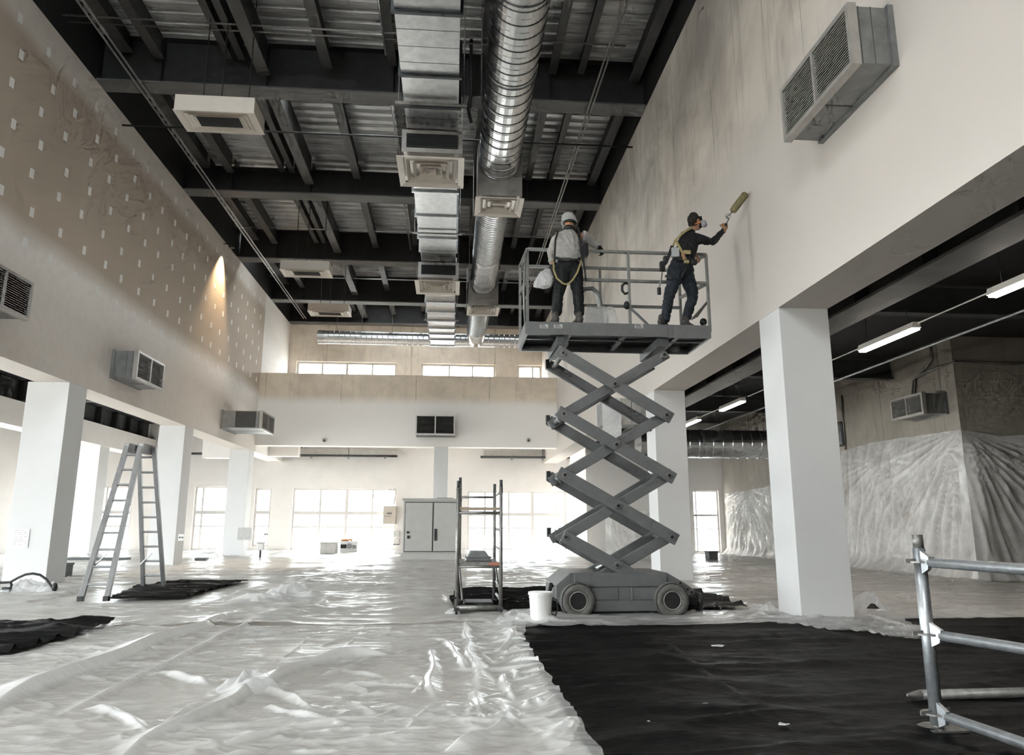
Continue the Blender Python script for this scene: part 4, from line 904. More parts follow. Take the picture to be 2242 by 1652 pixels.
MB().box(*[q for ax in zip(at(1207, 590, Y=Y1)+V(-.04, -.08, -.14), at(1207, 590, Y=Y1)+V(.05, .08, .08)) for q in ax]).build('tool_pouch', m_strapk, P1, bevel=.02)

# --- painter, right
P2 = thing('person', 'man in black top, jeans and respirator reaching up with a paint roller', 'person', (4.0, 12.5, PZ1))
Y2 = 12.50
hipA, hipB = at(1476, 598, Y=Y2-.06), at(1503, 598, Y=Y2+.08); knA, knB = at(1464, 652, Y=Y2-.08), at(1518, 645, Y=Y2+.02); anA, anB = at(1456, 698, Y=12.42), at(1504, 692, Y=12.52)
anA[2] = max(anA[2], PZ1+.14); anB[2] = max(anB[2], PZ1+.14)
pe2, wa2, ch2, ne2 = at(1488, 588, Y=Y2), at(1498, 564, Y=Y2), at(1507, 532, Y=Y2+.03), at(1512, 508, Y=Y2+.05); hd2 = at(1521, 486, Y=Y2+.08)
sA = at(1516, 519, Y=Y2-.08); eA = at(1560, 531, Y=Y2-.05); hA = at(1586, 501, Y=Y2+.0)
sB = at(1500, 515, Y=Y2+.20); eB = at(1512, 545, Y=Y2+.26); hB = at(1524, 560, Y=RY)
tm = MB(); loft(tm, [wa2+V(0, 0, -.02), pe2], [(.19, .17), (.205, .195)])
loft(tm, [hipA+V(.02, 0, .06), hipA+V(0, 0, -.10), knA, anA+V(0, 0, .0)], [(.14, .14), (.135, .14), (.095, .105), (.088, .092)]); loft(tm, [hipB+V(0, 0, .06), hipB+V(.01, 0, -.10), knB, anB+V(0, 0, .0)], [(.14, .14), (.135, .14), (.10, .105), (.085, .09)])
fuse(tm, 'jeans', m_jean2, P2, .016, 4, .016)
sm = MB(); loft(sm, [wa2+V(-.01, 0, -.06), wa2, ch2, ch2*.4+ne2*.6, ne2+V(0, 0, -.01)], [(.19, .165), (.185, .165), (.20, .185), (.16, .15), (.085, .085)])
loft(sm, [sA+V(-.04, .03, 0), sA+V(.02, 0, 0), eA, hA+nrm(eA-hA)*.06], [(.10, .10), (.095, .095), (.075, .075), (.048, .048)]); loft(sm, [sB, eB, hB+nrm(eB-hB)*.08], [(.09, .09), (.07, .07), (.05, .05)])
fuse(sm, 'shirt', m_navy, P2, .016, 4, .012)
bm_ = MB()
for a, b_, c in ((hipA, knA, anA), (hipB, knB, anB)): loft(bm_, [pe2, a, b_, c], [(.11, .1), (.09, .09), (.06, .06), (.045, .045)])
loft(bm_, [pe2, wa2, ch2, ne2, hd2-V(0, 0, .08)], [(.14, .12), (.13, .11), (.15, .13), (.065, .065), (.062, .065)]); loft(bm_, [ch2, sA, eA, hA], [(.1, .1), (.06, .06), (.045, .045), (.035, .035)]); loft(bm_, [ch2, sB, eB, hB], [(.1, .1), (.06, .06), (.045, .045), (.035, .035)])
hm, hf, hs, hu = head(P2, hd2, .098, (.86, .45, .18), m_skin); bm_.add(hm.v, hm.f)
hand(bm_, hB, V(.5, .3, -.5), V(0, .3, -1), 1.0, .8)
fuse(bm_, 'body', m_skin, P2, .013, 2)
gdir = nrm(at(1597, 470, Y=Y2+.03)-hA); gm = MB(); hand(gm, hA-gdir*.02, gdir+V(0, .15, 0), V(-.2, 1, .1), 1.25, .85); loft(gm, [hA-gdir*.06, hA+gdir*.02], [(.045, .045), (.042, .042)]); fuse(gm, 'glove', m_glove, P2, .011, 1)
h0 = at(1447, 712, Y=12.36)*V(1, 1, 0)+V(0, 0, PZ1); foot(P2, h0, h0+V(.17, .23, 0), .15, .13); h0 = at(1497, 706, Y=12.46)*V(1, 1, 0)+V(0, 0, PZ1); foot(P2, h0, h0+V(.25, .16, 0), .15, .13)
hr = MB(); loft.side = hs; loft(hr, [hd2+hu*.10-hf*.005, hd2+hu*.05-hf*.035, hd2-hu*.03-hf*.06], [(.088, .098), (.104, .112), (.092, .080)]); loft.side = V(1, 0, 0)
fuse(hr, 'hair', m_hair, P2, .012, 2, .012, 30)
MB().ball(hd2+hf*.135-hu*.055, (.05, .05, .055), 12, 8).build('respirator', m_black, P2, smooth=True)
MB().lathe([(.055, 0), (.072, .02), (.072, .06), (.055, .085)], hd2+hf*.13-hu*.055+hs*.045, nrm(hs+hf*.4), 18).build('respirator_filter', m_filter, P2, smooth=True)
MB().lathe([(.055, 0), (.072, .02), (.072, .06), (.055, .085)], hd2+hf*.13-hu*.055-hs*.045, nrm(-hs+hf*.4), 18).build('respirator_filter', m_filter, P2, smooth=True)
MB().ribbon([hd2+hf*.105+hs*.09+hu*.055, hd2+hf*.135+hu*.055, hd2+hf*.105-hs*.09+hu*.055], .075, .02, hf).build('goggles', m_black, P2); MB().ball(hd2+hf*.13+hu*.095, (.03, .03, .03), 8, 6).build('goggle_vent', m_black, P2, smooth=True)
MB().ribbon([hd2+hs*(.108*math.sin(a))+hf*(.108*math.cos(a)*1.05)+hu*(.045) for a in np.linspace(.6, 5.7, 16)], .024, .012, hu*.01+hs).build('goggle_strap', m_strapk, P2)
MB().ribbon([hd2+hs*(.106*math.sin(a))+hf*(.112*math.cos(a))-hu*(.045-.02*math.cos(a)) for a in np.linspace(.6, 2.8, 8)], .022, .012, hs).build('mask_strap', m_orange, P2)
hy = Y2-.20
strap(P2, pa([(1517, 497, .10), (1503, 504, .04), (1490, 514, .03), (1478, 527, .04), (1473, 540, .06)], hy), .04, m_strap); strap(P2, pa([(1479, 525, .05), (1487, 540, .01), (1495, 555, .0), (1502, 568, .02)], hy), .045, m_strap)
strap(P2, pa([(1504, 571, .03), (1500, 590, .02), (1492, 605, .05), (1488, 612, .08)], hy), .04, m_strapk, 'leg_strap'); strap(P2, pa([(1457, 603, .07), (1470, 610, .0), (1485, 611, .03)], hy), .05, m_strapk, 'leg_strap')
strap(P2, pa([(1472, 538, .04), (1466, 556, .03), (1458, 575, .04)], hy), .06, m_strapk, 'back_strap')
def pouch(t, px, py, dx, dz, y, mat, nm, dy=.05): c = at(px, py, Y=y); return MB().box(c[0]-dx, c[0]+dx, c[1]-dy, c[1]+dy, c[2]-dz, c[2]+dz).build(nm, mat, t, bevel=.015)
pouch(P2, 1478, 553, .07, .09, hy+.03, m_filter, 'rag'); pouch(P2, 1504, 552, .07, .04, hy+.0, m_strap, 'harness_pad', .02); pouch(P2, 1496, 562, .035, .07, hy-.01, m_glove, 'tool_pouch', .03); pouch(P2, 1503, 573, .05, .03, hy, m_strap, 'chest_pad', .03)
pouch(P2, 1488, 567, .05, .04, hy, m_strapk, 'tool_pouch', .04); pouch(P2, 1519, 574, .055, .045, hy+.05, m_strapk, 'belt_tool', .05); pouch(P2, 1450, 583, .045, .09, hy+.10, m_strapk, 'energy_absorber', .05); pouch(P2, 1456, 570, .03, .08, hy+.10, m_strapk, 'energy_absorber')
MB().tube(pa([(1450, 596, .1), (1448, 610, .1), (1444, 625, .1), (1443, 635, .1)], hy), .014, 6).build('lanyard', m_rail, P2, smooth=True); pouch(P2, 1443, 637, .035, .07, hy+.1, m_black, 'snap_hook', .025)

# --- roller in the painter's hand, touching the wall
r0, r1 = at(1604, 462, X=XR-.32), at(1633, 424, X=XR-.075)
RO = thing('paint_roller', 'shaggy olive paint roller pressed on the wall by the painter', 'paint roller', r0)
axd = nrm(r1-r0); MB().lathe([(.02, -.02), (.062, .0), (.07, .03), (.07, np.linalg.norm(r1-r0)-.03), (.06, np.linalg.norm(r1-r0)), (.02, np.linalg.norm(r1-r0)+.01)], r0, axd, 20).build('sleeve', m_roller, RO, smooth=True)
hh = hA+gdir*.06
MB().tube([r0-axd*.0, r0-axd*.10, r0-axd*.14+V(-.04, 0, 0), hh*.5+r0*.5+V(.0, 0, .0), hh+gdir*.06], .012, 8).build('wire_frame', m_rail, RO, smooth=True); MB().tube([hh-gdir*.10, hh+gdir*.06], .022, 10).build('handle', m_strapk, RO, smooth=True)
MB().lathe([(.05, 0), (.05, .008), (.042, .008), (.042, 0)], at(1594, 473, Y=Y2+.02), (0, 1, .2), 16, close=True).build('ring', m_rail, RO)

# --- loose things on the platform and on the men
def crumple(name, lb, cat, c, size, mat, seed, n=26, amp=.35, peak=1.0, group=None, flat=True):
    """crumpled heap of film: dome with many sharp folds"""
    vs = []; fs = []; c = V(*c)
    for i in range(n):
        for j in range(2*n):
            a = 2*math.pi*j/(2*n); r = (i/(n-1)); x, y = r*math.cos(a), r*math.sin(a)
            wx, wy = x+.35*float(pn(x*1.3, y*1.3, seed+5)), y+.35*float(pn(x*1.3+7, y*1.3, seed+6))
            h = (1-r*r)**1.3*peak*(.55+.55*float(ridge(wx*1.25+seed, wy*1.25, seed))**2)+.22*float(ridge(wx*2.6, wy*2.6+seed, seed+2))**3*(1-r); rr = 1+.3*float(pn(math.cos(a)*1.4+9, math.sin(a)*1.4, seed))
            vs.append(c+V(x*size[0]*rr, y*size[1]*rr, max(.01, h)*size[2]))
    for i in range(n-1):
        for j in range(2*n): fs.append((i*2*n+j, (i+1)*2*n+j, (i+1)*2*n+(j+1) % (2*n), i*2*n+(j+1) % (2*n)))
    return props(link_mesh(name, vs, fs, mat, base=c, smooth=True), lb, cat, group)
bag = MB(); c = at(1191, 608, Y=12.42); n = 14
for i in range(9):
    q = i/8; w_ = .05+.115*math.sin(min(1, q*1.3)*math.pi*.55); cc = c+V(.06-.10*q, 0, .17-.34*q)
    for j in range(n): a = 2*math.pi*j/n; k_ = 1+.28*float(pn(math.cos(a)*2+i*.3, math.sin(a)*2+4, 6)); bag.v.append(tuple(cc+V(math.cos(a)*w_*k_, math.sin(a)*w_*.55*k_, .05*float(pn(a*2, q*4, 3)))))
for i in range(8):
    for j in range(n): bag.f.append((i*n+j, i*n+(j+1) % n, i*n+n+(j+1) % n, i*n+n+j))
bag.f.append(tuple(range(n))); bag.f.append(tuple(reversed(range(8*n, 9*n)))); props(bag.build('plastic_bag', m_bag, base=c), "small clear plastic bag hanging at the left hip of the man in the hard hat", 'bag')
c = at(1312, 705, Y=13.15); c[2] = PZ1
t = thing('wrapped_sprayer', 'paint sprayer wrapped in grey film on the platform behind the man in the hard hat', 'sprayer', c)
MB().box(c[0]-.18, c[0]+.16, 13.0, 13.3, PZ1+.08, PZ1+.40).build('tank', m_unit, t, bevel=.05); MB().box(c[0]-.22, c[0]+.22, 12.98, 13.32, PZ1, PZ1+.08).build('base', m_unit, t)
MB().tube([c+V(.06, 0, .38), c+V(.02, 0, .62), c+V(-.02, 0, .82), c+V(-.12, 0, .92), c+V(-.28, 0, .90), c+V(-.36, -.05, .74)], [.05, .055, .05, .045, .04, .03], 10).build('hose', m_unit, t, smooth=True)
fm = MB(); gx, gy = 20, 12
for i in range(gx+1):
    for j in range(gy+1):
        a, b = i/gx*2-1, j/gy*2-1; e = max(abs(a), abs(b)); z = .52 if e < .62 else .52-(e-.62)/.38*.50
        fm.v.append(tuple(c+V(a*.40+.03*float(pn(a*3, b*3, 4)), b*.28+.02*float(pn(a*3, b*3, 5)), max(.012, z+.06*float(pn(a*4, b*4, 8))))))
for i in range(gx):
    for j in range(gy): k = i*(gy+1)+j; fm.f.append((k, k+gy+1, k+gy+2, k+1))
fm.build('film_wrap', m_film, t)
c = at(1541, 705, Y=12.95); c[2] = PZ1
t = thing('cordless_tool', 'small black power tool standing at the right end of the platform', 'power tool', c)
MB().box(c[0]-.07, c[0]+.07, c[1]-.06, c[1]+.06, PZ1, PZ1+.08).build('battery', m_black, t, bevel=.01); MB().tube([c+V(0, 0, .08), c+V(0, 0, .2)], .035, 10).build('grip', m_unit, t); MB().ball(c+V(-.01, 0, .25), (.07, .06, .075), 12, 8).build('motor_head', m_black, t, smooth=True)
# ------------------------------------------------------------------ sheets on the floor
def poly_dist(X, Y, pts):
    """distance to a polyline, position along it 0..1 and signed side"""
    D = np.full(X.shape, 1e9); T = np.zeros(X.shape); SG = np.zeros(X.shape); L_ = [0]
    for i in range(len(pts)-1): L_.append(L_[-1]+math.hypot(pts[i+1][0]-pts[i][0], pts[i+1][1]-pts[i][1]))
    for i in range(len(pts)-1):
        ax, ay = pts[i][:2]; bx, by = pts[i+1][:2]; dx, dy = bx-ax, by-ay; l2 = dx*dx+dy*dy+1e-9
        t = np.clip(((X-ax)*dx+(Y-ay)*dy)/l2, 0, 1); d = np.hypot(X-ax-t*dx, Y-ay-t*dy); m = d < D
        D = np.where(m, d, D); T = np.where(m, (L_[i]+t*math.sqrt(l2))/L_[-1], T); SG = np.where(m, np.sign((X-ax)*dy-(Y-ay)*dx), SG)
    return D, T, SG
def smooth_line(pts, n=6):
    out = []; p = [np.array(q[:2], float) for q in pts]; p = [2*p[0]-p[1]]+p+[2*p[-1]-p[-2]]
    for i in range(1, len(p)-2):
        for s in np.linspace(0, 1, n, endpoint=False):
            out.append(.5*((2*p[i])+(-p[i-1]+p[i+1])*s+(2*p[i-1]-5*p[i]+4*p[i+1]-p[i+2])*s*s+(-p[i-1]+3*p[i]-3*p[i+1]+p[i+2])*s**3))
    out.append(p[-2]); return out
def F(px, w, h, asym=0.0): return (smooth_line([gr(*q) for q in px]), w, h, -asym)
FOLDS = [
    F([(-120, 1600), (0, 1548), (120, 1500), (275, 1446), (345, 1412), (440, 1382), (500, 1352), (590, 1343)], .26, .17, .7),
    F([(40, 1650), (160, 1560), (310, 1488), (440, 1420), (560, 1362), (690, 1310)], .12, .09, .5),
    F([(310, 1487), (360, 1484), (420, 1495), (462, 1507)], .12, .10, .4), F([(160, 1560), (220, 1563), (280, 1585), (335, 1617)], .10, .09, .3),
    F([(250, 1680), (330, 1625), (420, 1590), (510, 1540), (545, 1505)], .15, .14, .5), F([(360, 1600), (400, 1560), (440, 1540)], .05, .05),
    F([(545, 1505), (590, 1495), (640, 1478), (700, 1458), (770, 1442), (850, 1440)], .14, .15, .9), F([(850, 1440), (930, 1420), (1005, 1398)], .08, .06, .4),
    F([(555, 1512), (600, 1522), (650, 1540), (695, 1565)], .08, .09), F([(570, 1555), (640, 1572), (700, 1584), (748, 1590)], .07, .09, .4),
    F([(440, 1655), (560, 1625), (680, 1602), (790, 1588), (880, 1592)], .12, .09, .6), F([(660, 1530), (740, 1540), (800, 1560), (830, 1580)], .10, .05),
    F([(952, 1415), (944, 1455), (944, 1500), (952, 1545)], .11, 0.063, .3), F([(952, 1542), (985, 1565), (1018, 1590), (1035, 1610)], .10, 0.049, .4),
    F([(950, 1540), (915, 1575), (885, 1610), (850, 1660)], .13, 0.056, .5), F([(1028, 1352), (1018, 1385), (1026, 1420), (1040, 1460), (1046, 1500), (1046, 1530)], .12, 0.071, .4),
    F([(1030, 1515), (1045, 1550), (1062, 1592)], .09, 0.056, .3), F([(1020, 1540), (1032, 1580), (1028, 1615), (1000, 1650)], .13, 0.052, .4),
    F([(1112, 1585), (1085, 1605), (1040, 1625), (970, 1660)], .13, .13, .5), F([(1050, 1534), (1090, 1545), (1130, 1580), (1185, 1620), (1215, 1655)], .10, .06, .8),
    F([(925, 1403), (965, 1405), (1000, 1430), (1015, 1470)], .09, .08, .3), F([(1122, 1386), (1112, 1412), (1095, 1440)], .09, 0.066), F([(1098, 1478), (1108, 1510), (1130, 1548)], .08, .07),
    F([(1060, 1430), (1085, 1455), (1110, 1440)], .05, .05), F([(1150, 1560), (1175, 1548), (1195, 1560)], .06, .07), F([(900, 1480), (930, 1500), (900, 1530)], .05, .04),
    F([(700, 1420), (760, 1400), (820, 1402)], .08, .04), F([(520, 1440), (600, 1380), (660, 1340)], .03, .02), F([(590, 1465), (680, 1400), (760, 1345)], .03, .03), F([(700, 1462), (780, 1398), (810, 1350)], .03, .025),
    F([(330, 1560), (470, 1530), (520, 1520)], .06, .03), F([(60, 1480), (180, 1455), (300, 1430)], .10, .06), F([(120, 1420), (250, 1425), (330, 1410)], .14, .06),
    F([(250, 1380), (380, 1368), (470, 1360)], .16, .08), F([(100, 1345), (260, 1345), (400, 1335)], .15, .06), F([(480, 1330), (560, 1318), (610, 1300)], .18, .12),
    F([(610, 1290), (650, 1270), (720, 1262), (800, 1240)], .14, .12, .3), F([(590, 1325), (640, 1330), (690, 1322)], .16, .12), F([(650, 1285), (690, 1310), (720, 1335)], .12, .12),
    F([(420, 1300), (520, 1290), (560, 1296)], .14, .08), F([(1180, 1376), (1300, 1368), (1480, 1362), (1640, 1358)], .10, .05), F([(1560, 1345), (1650, 1330), (1690, 1345)], .14, .12), F([(1500, 1352), (1560, 1332), (1640, 1318)], .14, .10),
    F([(1420, 1352), (1440, 1342), (1470, 1350)], .10, .10), F([(1340, 1345), (1360, 1338), (1400, 1350)], .10, .13), F([(1880, 1350), (1960, 1375), (2070, 1405)], .12, .09), F([(1100, 1365), (1130, 1352), (1160, 1362)], .10, .10),
    F([(1730, 1372), (1800, 1360), (1870, 1345)], .10, .10), F([(1640, 1368), (1660, 1352), (1690, 1366)], .08, .09)]
_r = random.Random(12)
for _ in range(70):
    x_, y_, a_, l_ = _r.uniform(-6.5, .95), _r.uniform(4.3, 11.3), _r.gauss(0, .7), _r.uniform(.35, 1.1); k_ = _r.uniform(-.5, .5)
    FOLDS.append((smooth_line([(x_+l_*(s-.5)*math.cos(a_+k_*s), y_+l_*(s-.5)*math.sin(a_+k_*s)) for s in (0, .35, .7, 1)]), _r.uniform(.04, .09), _r.uniform(.025, .06), _r.uniform(-.6, .6)))
for _ in range(26):
    x_, y_, a_, l_ = _r.uniform(.1, .95), _r.uniform(4.6, 10.6), _r.uniform(0, 3.1), _r.uniform(.25, .7)
    FOLDS.append((smooth_line([(x_+l_*(s-.5)*math.cos(a_+s*.5), y_+l_*(s-.5)*math.sin(a_+s*.5)) for s in (0, .35, .7, 1)]), _r.uniform(.035, .07), _r.uniform(.03, .07), _r.uniform(-.5, .5)))
def folds_z(X, Y):
    Z = np.zeros(X.shape)
    for pts, w_, h, asym in FOLDS:
        P = np.array(pts); m = (X > P[:, 0].min()-3*w_) & (X < P[:, 0].max()+3*w_) & (Y > P[:, 1].min()-3*w_) & (Y < P[:, 1].max()+3*w_)
        if not m.any(): continue
        x, y = X[m], Y[m]; x2 = x+.10*pn(x*.9, y*.9, 3); y2 = y+.10*pn(x*.9, y*.9, 4); d, t, sg = poly_dist(x2, y2, pts)
        d = d+.006*pn(x*3.5, y*3.5, 13)
        ww = w_*1.25*np.where(sg*(1 if asym > 0 else -1) > 0, 1+abs(asym)*1.4, 1-abs(asym)*.6)*(.85+.5*pn(t*3+w_*40, t*0+3, 2)); q = np.clip(1-d/ww, 0, 1)
        z = .72*h*q**1.25*np.clip(np.minimum(t, 1-t)*5+.15, 0, 1)*(.95+.5*pn(t*3.5+h*77, t*0, 6)); Z[m] = np.maximum(Z[m], z)
    return Z
FLAT = [(.0, 5.4, 12.85, 17.2), (-9.2, -5.0, 9.0, 12.5)]
def sheet(name, lb, cat, left, right, nu, nv, mat, z0, hf, kind=None, folds=True, group=None):
    v = np.linspace(0, 1, nv); lp = np.array([p[:2] for p in left]); rp_ = np.array([p[:2] for p in right])
    def along(P): k = np.linspace(0, 1, len(P)); return np.stack([np.interp(v, k, P[:, 0]), np.interp(v, k, P[:, 1])], 1)
    A, B = along(lp), along(rp_); u = np.linspace(0, 1, nu)[None, :, None]; G_ = A[:, None, :]*(1-u)+B[:, None, :]*u; X, Y = G_[..., 0].copy(), G_[..., 1].copy()
    ed = np.minimum(np.minimum(np.linspace(0, 1, nu)[None, :], 1-np.linspace(0, 1, nu)[None, :])*nu, np.minimum(v[:, None], 1-v[:, None])*nv)
    X += np.where(ed < 4, .05*pn(X*3, Y*3, 11), 0); Y += np.where(ed < 4, .05*pn(X*3, Y*3, 12), 0)
    base, fz = hf(X, Y); Z = z0+np.maximum(base, fz)
    vs = np.stack([X, Y, Z], -1).reshape(-1, 3); i = np.arange(nu*nv).reshape(nv, nu); q = np.stack([i[:-1, :-1], i[:-1, 1:], i[1:, 1:], i[1:, :-1]], -1).reshape(-1, 4)
    o = link_mesh(name, vs, [tuple(map(int, r)) for r in q], mat, smooth=True)
    at_ = o.data.attributes.new('fold', 'FLOAT', 'POINT'); gy, gx = np.gradient(Z); at_.data.foreach_set('value', np.clip(fz/.06*.42+np.hypot(gx, gy)*3.0, 0, .7).reshape(-1).astype(np.float32))
    return props(o, lb, cat, group, kind)
def crink(X, Y, s=1.0, a=1.0):
    wr = .25+1.5*np.clip(pn(X*.42, Y*.55, 29)+.25, 0, .8)
    return a*wr*(.024*ridge(X*.8*s+.5*pn(X, Y, 9), Y*2.2*s, 1)**3+.018*ridge(X*1.7*s+.5*pn(X*1.5, Y*1.5, 19), Y*4.6*s, 2)**3+.009*ridge(X*3.5*s, Y*9*s, 3)**2+.012*(pn(X*.9*s, Y*1.6*s, 4)+.5))
def near_h(X, Y):
    b = crink(X, Y); f = folds_z(X, Y); m = np.ones(X.shape)
    for a, b_, c, d in FLAT[1:]: m = np.where((X < b_) & (Y > c), .25, m)
    lift = .06*np.clip((X-.55)/.35, 0, 1)*(Y < 11.3)
    return b*m+lift, np.where(f > .002, f*np.where(m < 1, .2, 1)+lift, 0)
def mid_h(X, Y):
    b = crink(X, Y, .6, 1.8)+.02*ridge(X*.5, Y*1.1, 8)**3; f = folds_z(X, Y); m = np.ones(X.shape)
    for a, b_, c, d in FLAT: m = np.where((X > a-.1) & (X < b_+.1) & (Y > c-.1) & (Y < d+.1), .12, m)
    m = np.where((X > -8.0) & (X < -4.6) & (Y > 14.6) & (Y < 20.8), .15, m)
    return b*m+.004, f*m
def far_h(X, Y): return crink(X, Y, .35, 1.6)+.03*ridge(X*.3, Y*.8, 8)**3, np.zeros(X.shape)
sheet('plastic_sheet', 'crumpled clear polythene floor sheet with large folds, nearest the camera', 'plastic sheet', [(-9.0, 3.0), (-9.0, 11.62)], [(1.12, 3.0), gr(1300, 1652), gr(1262, 1590), gr(1205, 1500), gr(1160, 1430), gr(1146, 1400), (1.2, 11.62)], 600, 520, m_film, .014, near_h, 'stuff')
sheet('plastic_sheet', 'clear polythene floor sheet around the lift, ladder and near column', 'plastic sheet', [(-22.8, 11.6), (-22.8, 25)], [(14.2, 11.6), (14.2, 25)], 460, 190, m_film, .02, mid_h, 'stuff')
sheet('plastic_sheet', 'strip of clear polythene lapping the black tarp in front of the lift wheels', 'plastic sheet', [gr(1120, 1384), gr(1110, 1372), gr(1100, 1350)], [gr(1700, 1372), gr(1700, 1360), gr(1700, 1340)], 190, 34, m_film, .045, mid_h, 'stuff')
sheet('plastic_sheet', 'tongue of clear polythene lying on the tarp right of the near column', 'plastic sheet', [gr(1700, 1375), gr(1690, 1352), gr(1700, 1330)], [gr(2080, 1424), gr(2010, 1385), gr(1960, 1345)], 90, 40, m_film, .045, mid_h, 'stuff')
sheet('plastic_sheet', 'far bright expanse of clear polythene on the floor before the rear windows', 'plastic sheet', [(-22.8, 24.7), (-22.8, 44.6)], [(14.2, 24.7), (14.2, 44.6)], 330, 150, m_film, .02, far_h, 'stuff')

def tarp_h(amp, seams=(), fadeb=False):
    def f(X, Y):
        b = amp*(.05*ridge(X*.28+.2*pn(X*.5, Y, 3), Y*1.25, 21)**3+.022*ridge(X*.7, Y*2.6, 22)**2+.010*(pn(X*1.5, Y*4, 23)+.5)+.006*ridge(X*4, Y*7, 24)); z = np.zeros(X.shape)
        for pts, w_, h in seams:
            d, t, sg = poly_dist(X+.05*pn(X*2, Y*2, 5), Y, pts); z = np.maximum(z, .5*h*np.clip(1-d/w_, 0, 1)*(.8+.9*pn(t*4+h*90, t*0, 8)))
        fade = np.clip((11.0-Y)/.5, .0, 1) if fadeb else 1.0
        return b*fade, z*fade
    return f
seams = [([gr(*q) for q in l], w_, h) for l, w_, h in (([(1245, 1385), (1290, 1450), (1340, 1510), (1420, 1575), (1510, 1652)], .07, .08), ([(1390, 1388), (1470, 1425), (1555, 1490), (1640, 1545), (1750, 1620), (1790, 1652)], .12, .11), ([(1860, 1405), (1910, 1440), (2040, 1455), (2100, 1480), (2242, 1500)], .09, .10), ([(1290, 1560), (1360, 1548), (1480, 1560)], .14, .09))]
sheet('black_tarp', 'large black tarpaulin covering the floor at lower right', 'tarpaulin', [(.95, 3.0), (.93, 7.5), (.95, 12.5)], [(11.5, 3.0), (11.5, 7), (11.5, 11.8)], 300, 240, m_tarp, .006, tarp_h(1.15, seams, True), 'stuff', group=None)
sheet('black_tarp', 'crumpled black tarpaulin on the floor under and behind the lift', 'tarpaulin', [(.1, 12.95), (.0, 15), (.25, 17.0)], [(5.2, 12.95), (5.4, 15), (5.3, 16.6)], 120, 90, m_tarp, .05, tarp_h(1.7), 'stuff')
sheet('black_tarp', 'black tarpaulin at the left edge in front of the ladder', 'tarpaulin', [(-9.1, 9.0), (-9.1, 12.5)], [gr(0, 1447), gr(75, 1425), gr(165, 1398), gr(255, 1368)], 90, 80, m_tarp, .045, tarp_h(1.5), 'stuff')
sheet('black_tarp', 'dusty black tarpaulin between the feet of the ladder and the column', 'tarpaulin', [gr(232, 1321), gr(300, 1288), gr(395, 1275)], [gr(405, 1315), gr(470, 1294), gr(545, 1276)], 60, 70, m_tarp, .05, tarp_h(1.0), 'stuff')

# plastic hung on the concrete wall of the right aisle, fanning out from the corner
def drape(name, lb, P0, along, ln, top, out, anchor, nu, nv, seed):
    a = np.linspace(0, 1, nu)[None, :]; t = np.linspace(0, 1, nv)[:, None]; S_ = a*ln; zt = np.interp(a*ln, [q[0] for q in top], [q[1] for q in top]); Zc = zt*(1-t)+.02*t; S2 = S_+0*t
    fz = np.zeros(S2.shape)
    for (as_, az, wgt, rng_) in anchor:
        dx, dz = S2-as_, az-Zc; th = np.arctan2(dx, dz+.02); r = np.hypot(dx, dz); fz = np.maximum(fz, wgt*ridge(th*9+seed, r*.25+seed, seed)*np.exp(-(r/rng_)**2)*np.clip(r*2, 0, 1)); fz = np.maximum(fz, wgt*.6*ridge(th*22, r*.4, seed+3)*np.exp(-(r/rng_)**2)*np.clip(r*2, 0, 1))
    fz = fz+.05*ridge(S2*1.5+Zc*.35, Zc*.4, seed+1)**2+.02*ridge(S2*4+Zc, Zc*.8, seed+2)+.03*(pn(S2*.8, Zc*.8, seed)+.4)
    off = .04+fz*np.clip(t*6, 0, 1)*np.clip(S2/.3+.1, 0, 1)+.35*np.clip((t-.86)/.14, 0, 1)**2*np.clip(S2/1.2, 0, 1)
    P = V(*P0)[None, None, :]+V(*along)[None, None, :]*S2[..., None]+V(*out)[None, None, :]*off[..., None]; P = P+V(0, 0, 1)[None, None, :]*(Zc+.03*pn(S2*2, t*0+1, 7)*(1-t))[..., None]
    i = np.arange(nu*nv).reshape(nv, nu); q = np.stack([i[:-1, :-1], i[1:, :-1], i[1:, 1:], i[:-1, 1:]], -1).reshape(-1, 4)
    o = link_mesh(name, P.reshape(-1, 3), [tuple(map(int, r)) for r in q], m_filmw, smooth=True); A = o.data.attributes.new('fold', 'FLOAT', 'POINT'); A.data.foreach_set('value', np.clip((fz-.03)*3.2, 0, .5).reshape(-1).astype(np.float32)); return props(o, lb, 'plastic sheet')
drape('hanging_plastic_sheet', 'wide polythene sheet fanning from the corner over the aisle concrete wall', (XQ, 19.44, 0), (0, 1, 0), 18.3, [(0, 4.15), (1.5, 4.2), (4.5, 4.28), (7, 4.15), (10, 3.6), (13.5, 3.2), (18.3, 3.12)], (-1, 0, 0), [(0, 4.15, .16, 4.0), (3.8, 3.6, .10, 2.2), (15.5, 3.2, .16, 3.0)], 260, 90, 31)
drape('hanging_plastic_sheet', 'polythene sheet fanning right from the wall corner over the darker concrete face', (XQ-.05, 19.5, 0), (1, 0, 0), 7.5, [(0, 4.15), (1.2, 3.98), (2.5, 4.05), (7.5, 4.2)], (0, -1, 0), [(0, 4.15, .16, 4.5)], 150, 90, 41)
xa_, xb_ = at(1325, 1150, Y=33)[0], at(1440, 1150, Y=33)[0]
drape('hanging_plastic_sheet', 'short polythene curtain seen through the lowest gaps of the lift arms', (xa_, 33.0, 0), (1, 0, 0), xb_-xa_, [(0, 2.3), (1.2, 2.2), (3, 2.0)], (0, -1, 0), [(0.3, 2.2, .06, 1.5)], 60, 40, 51)
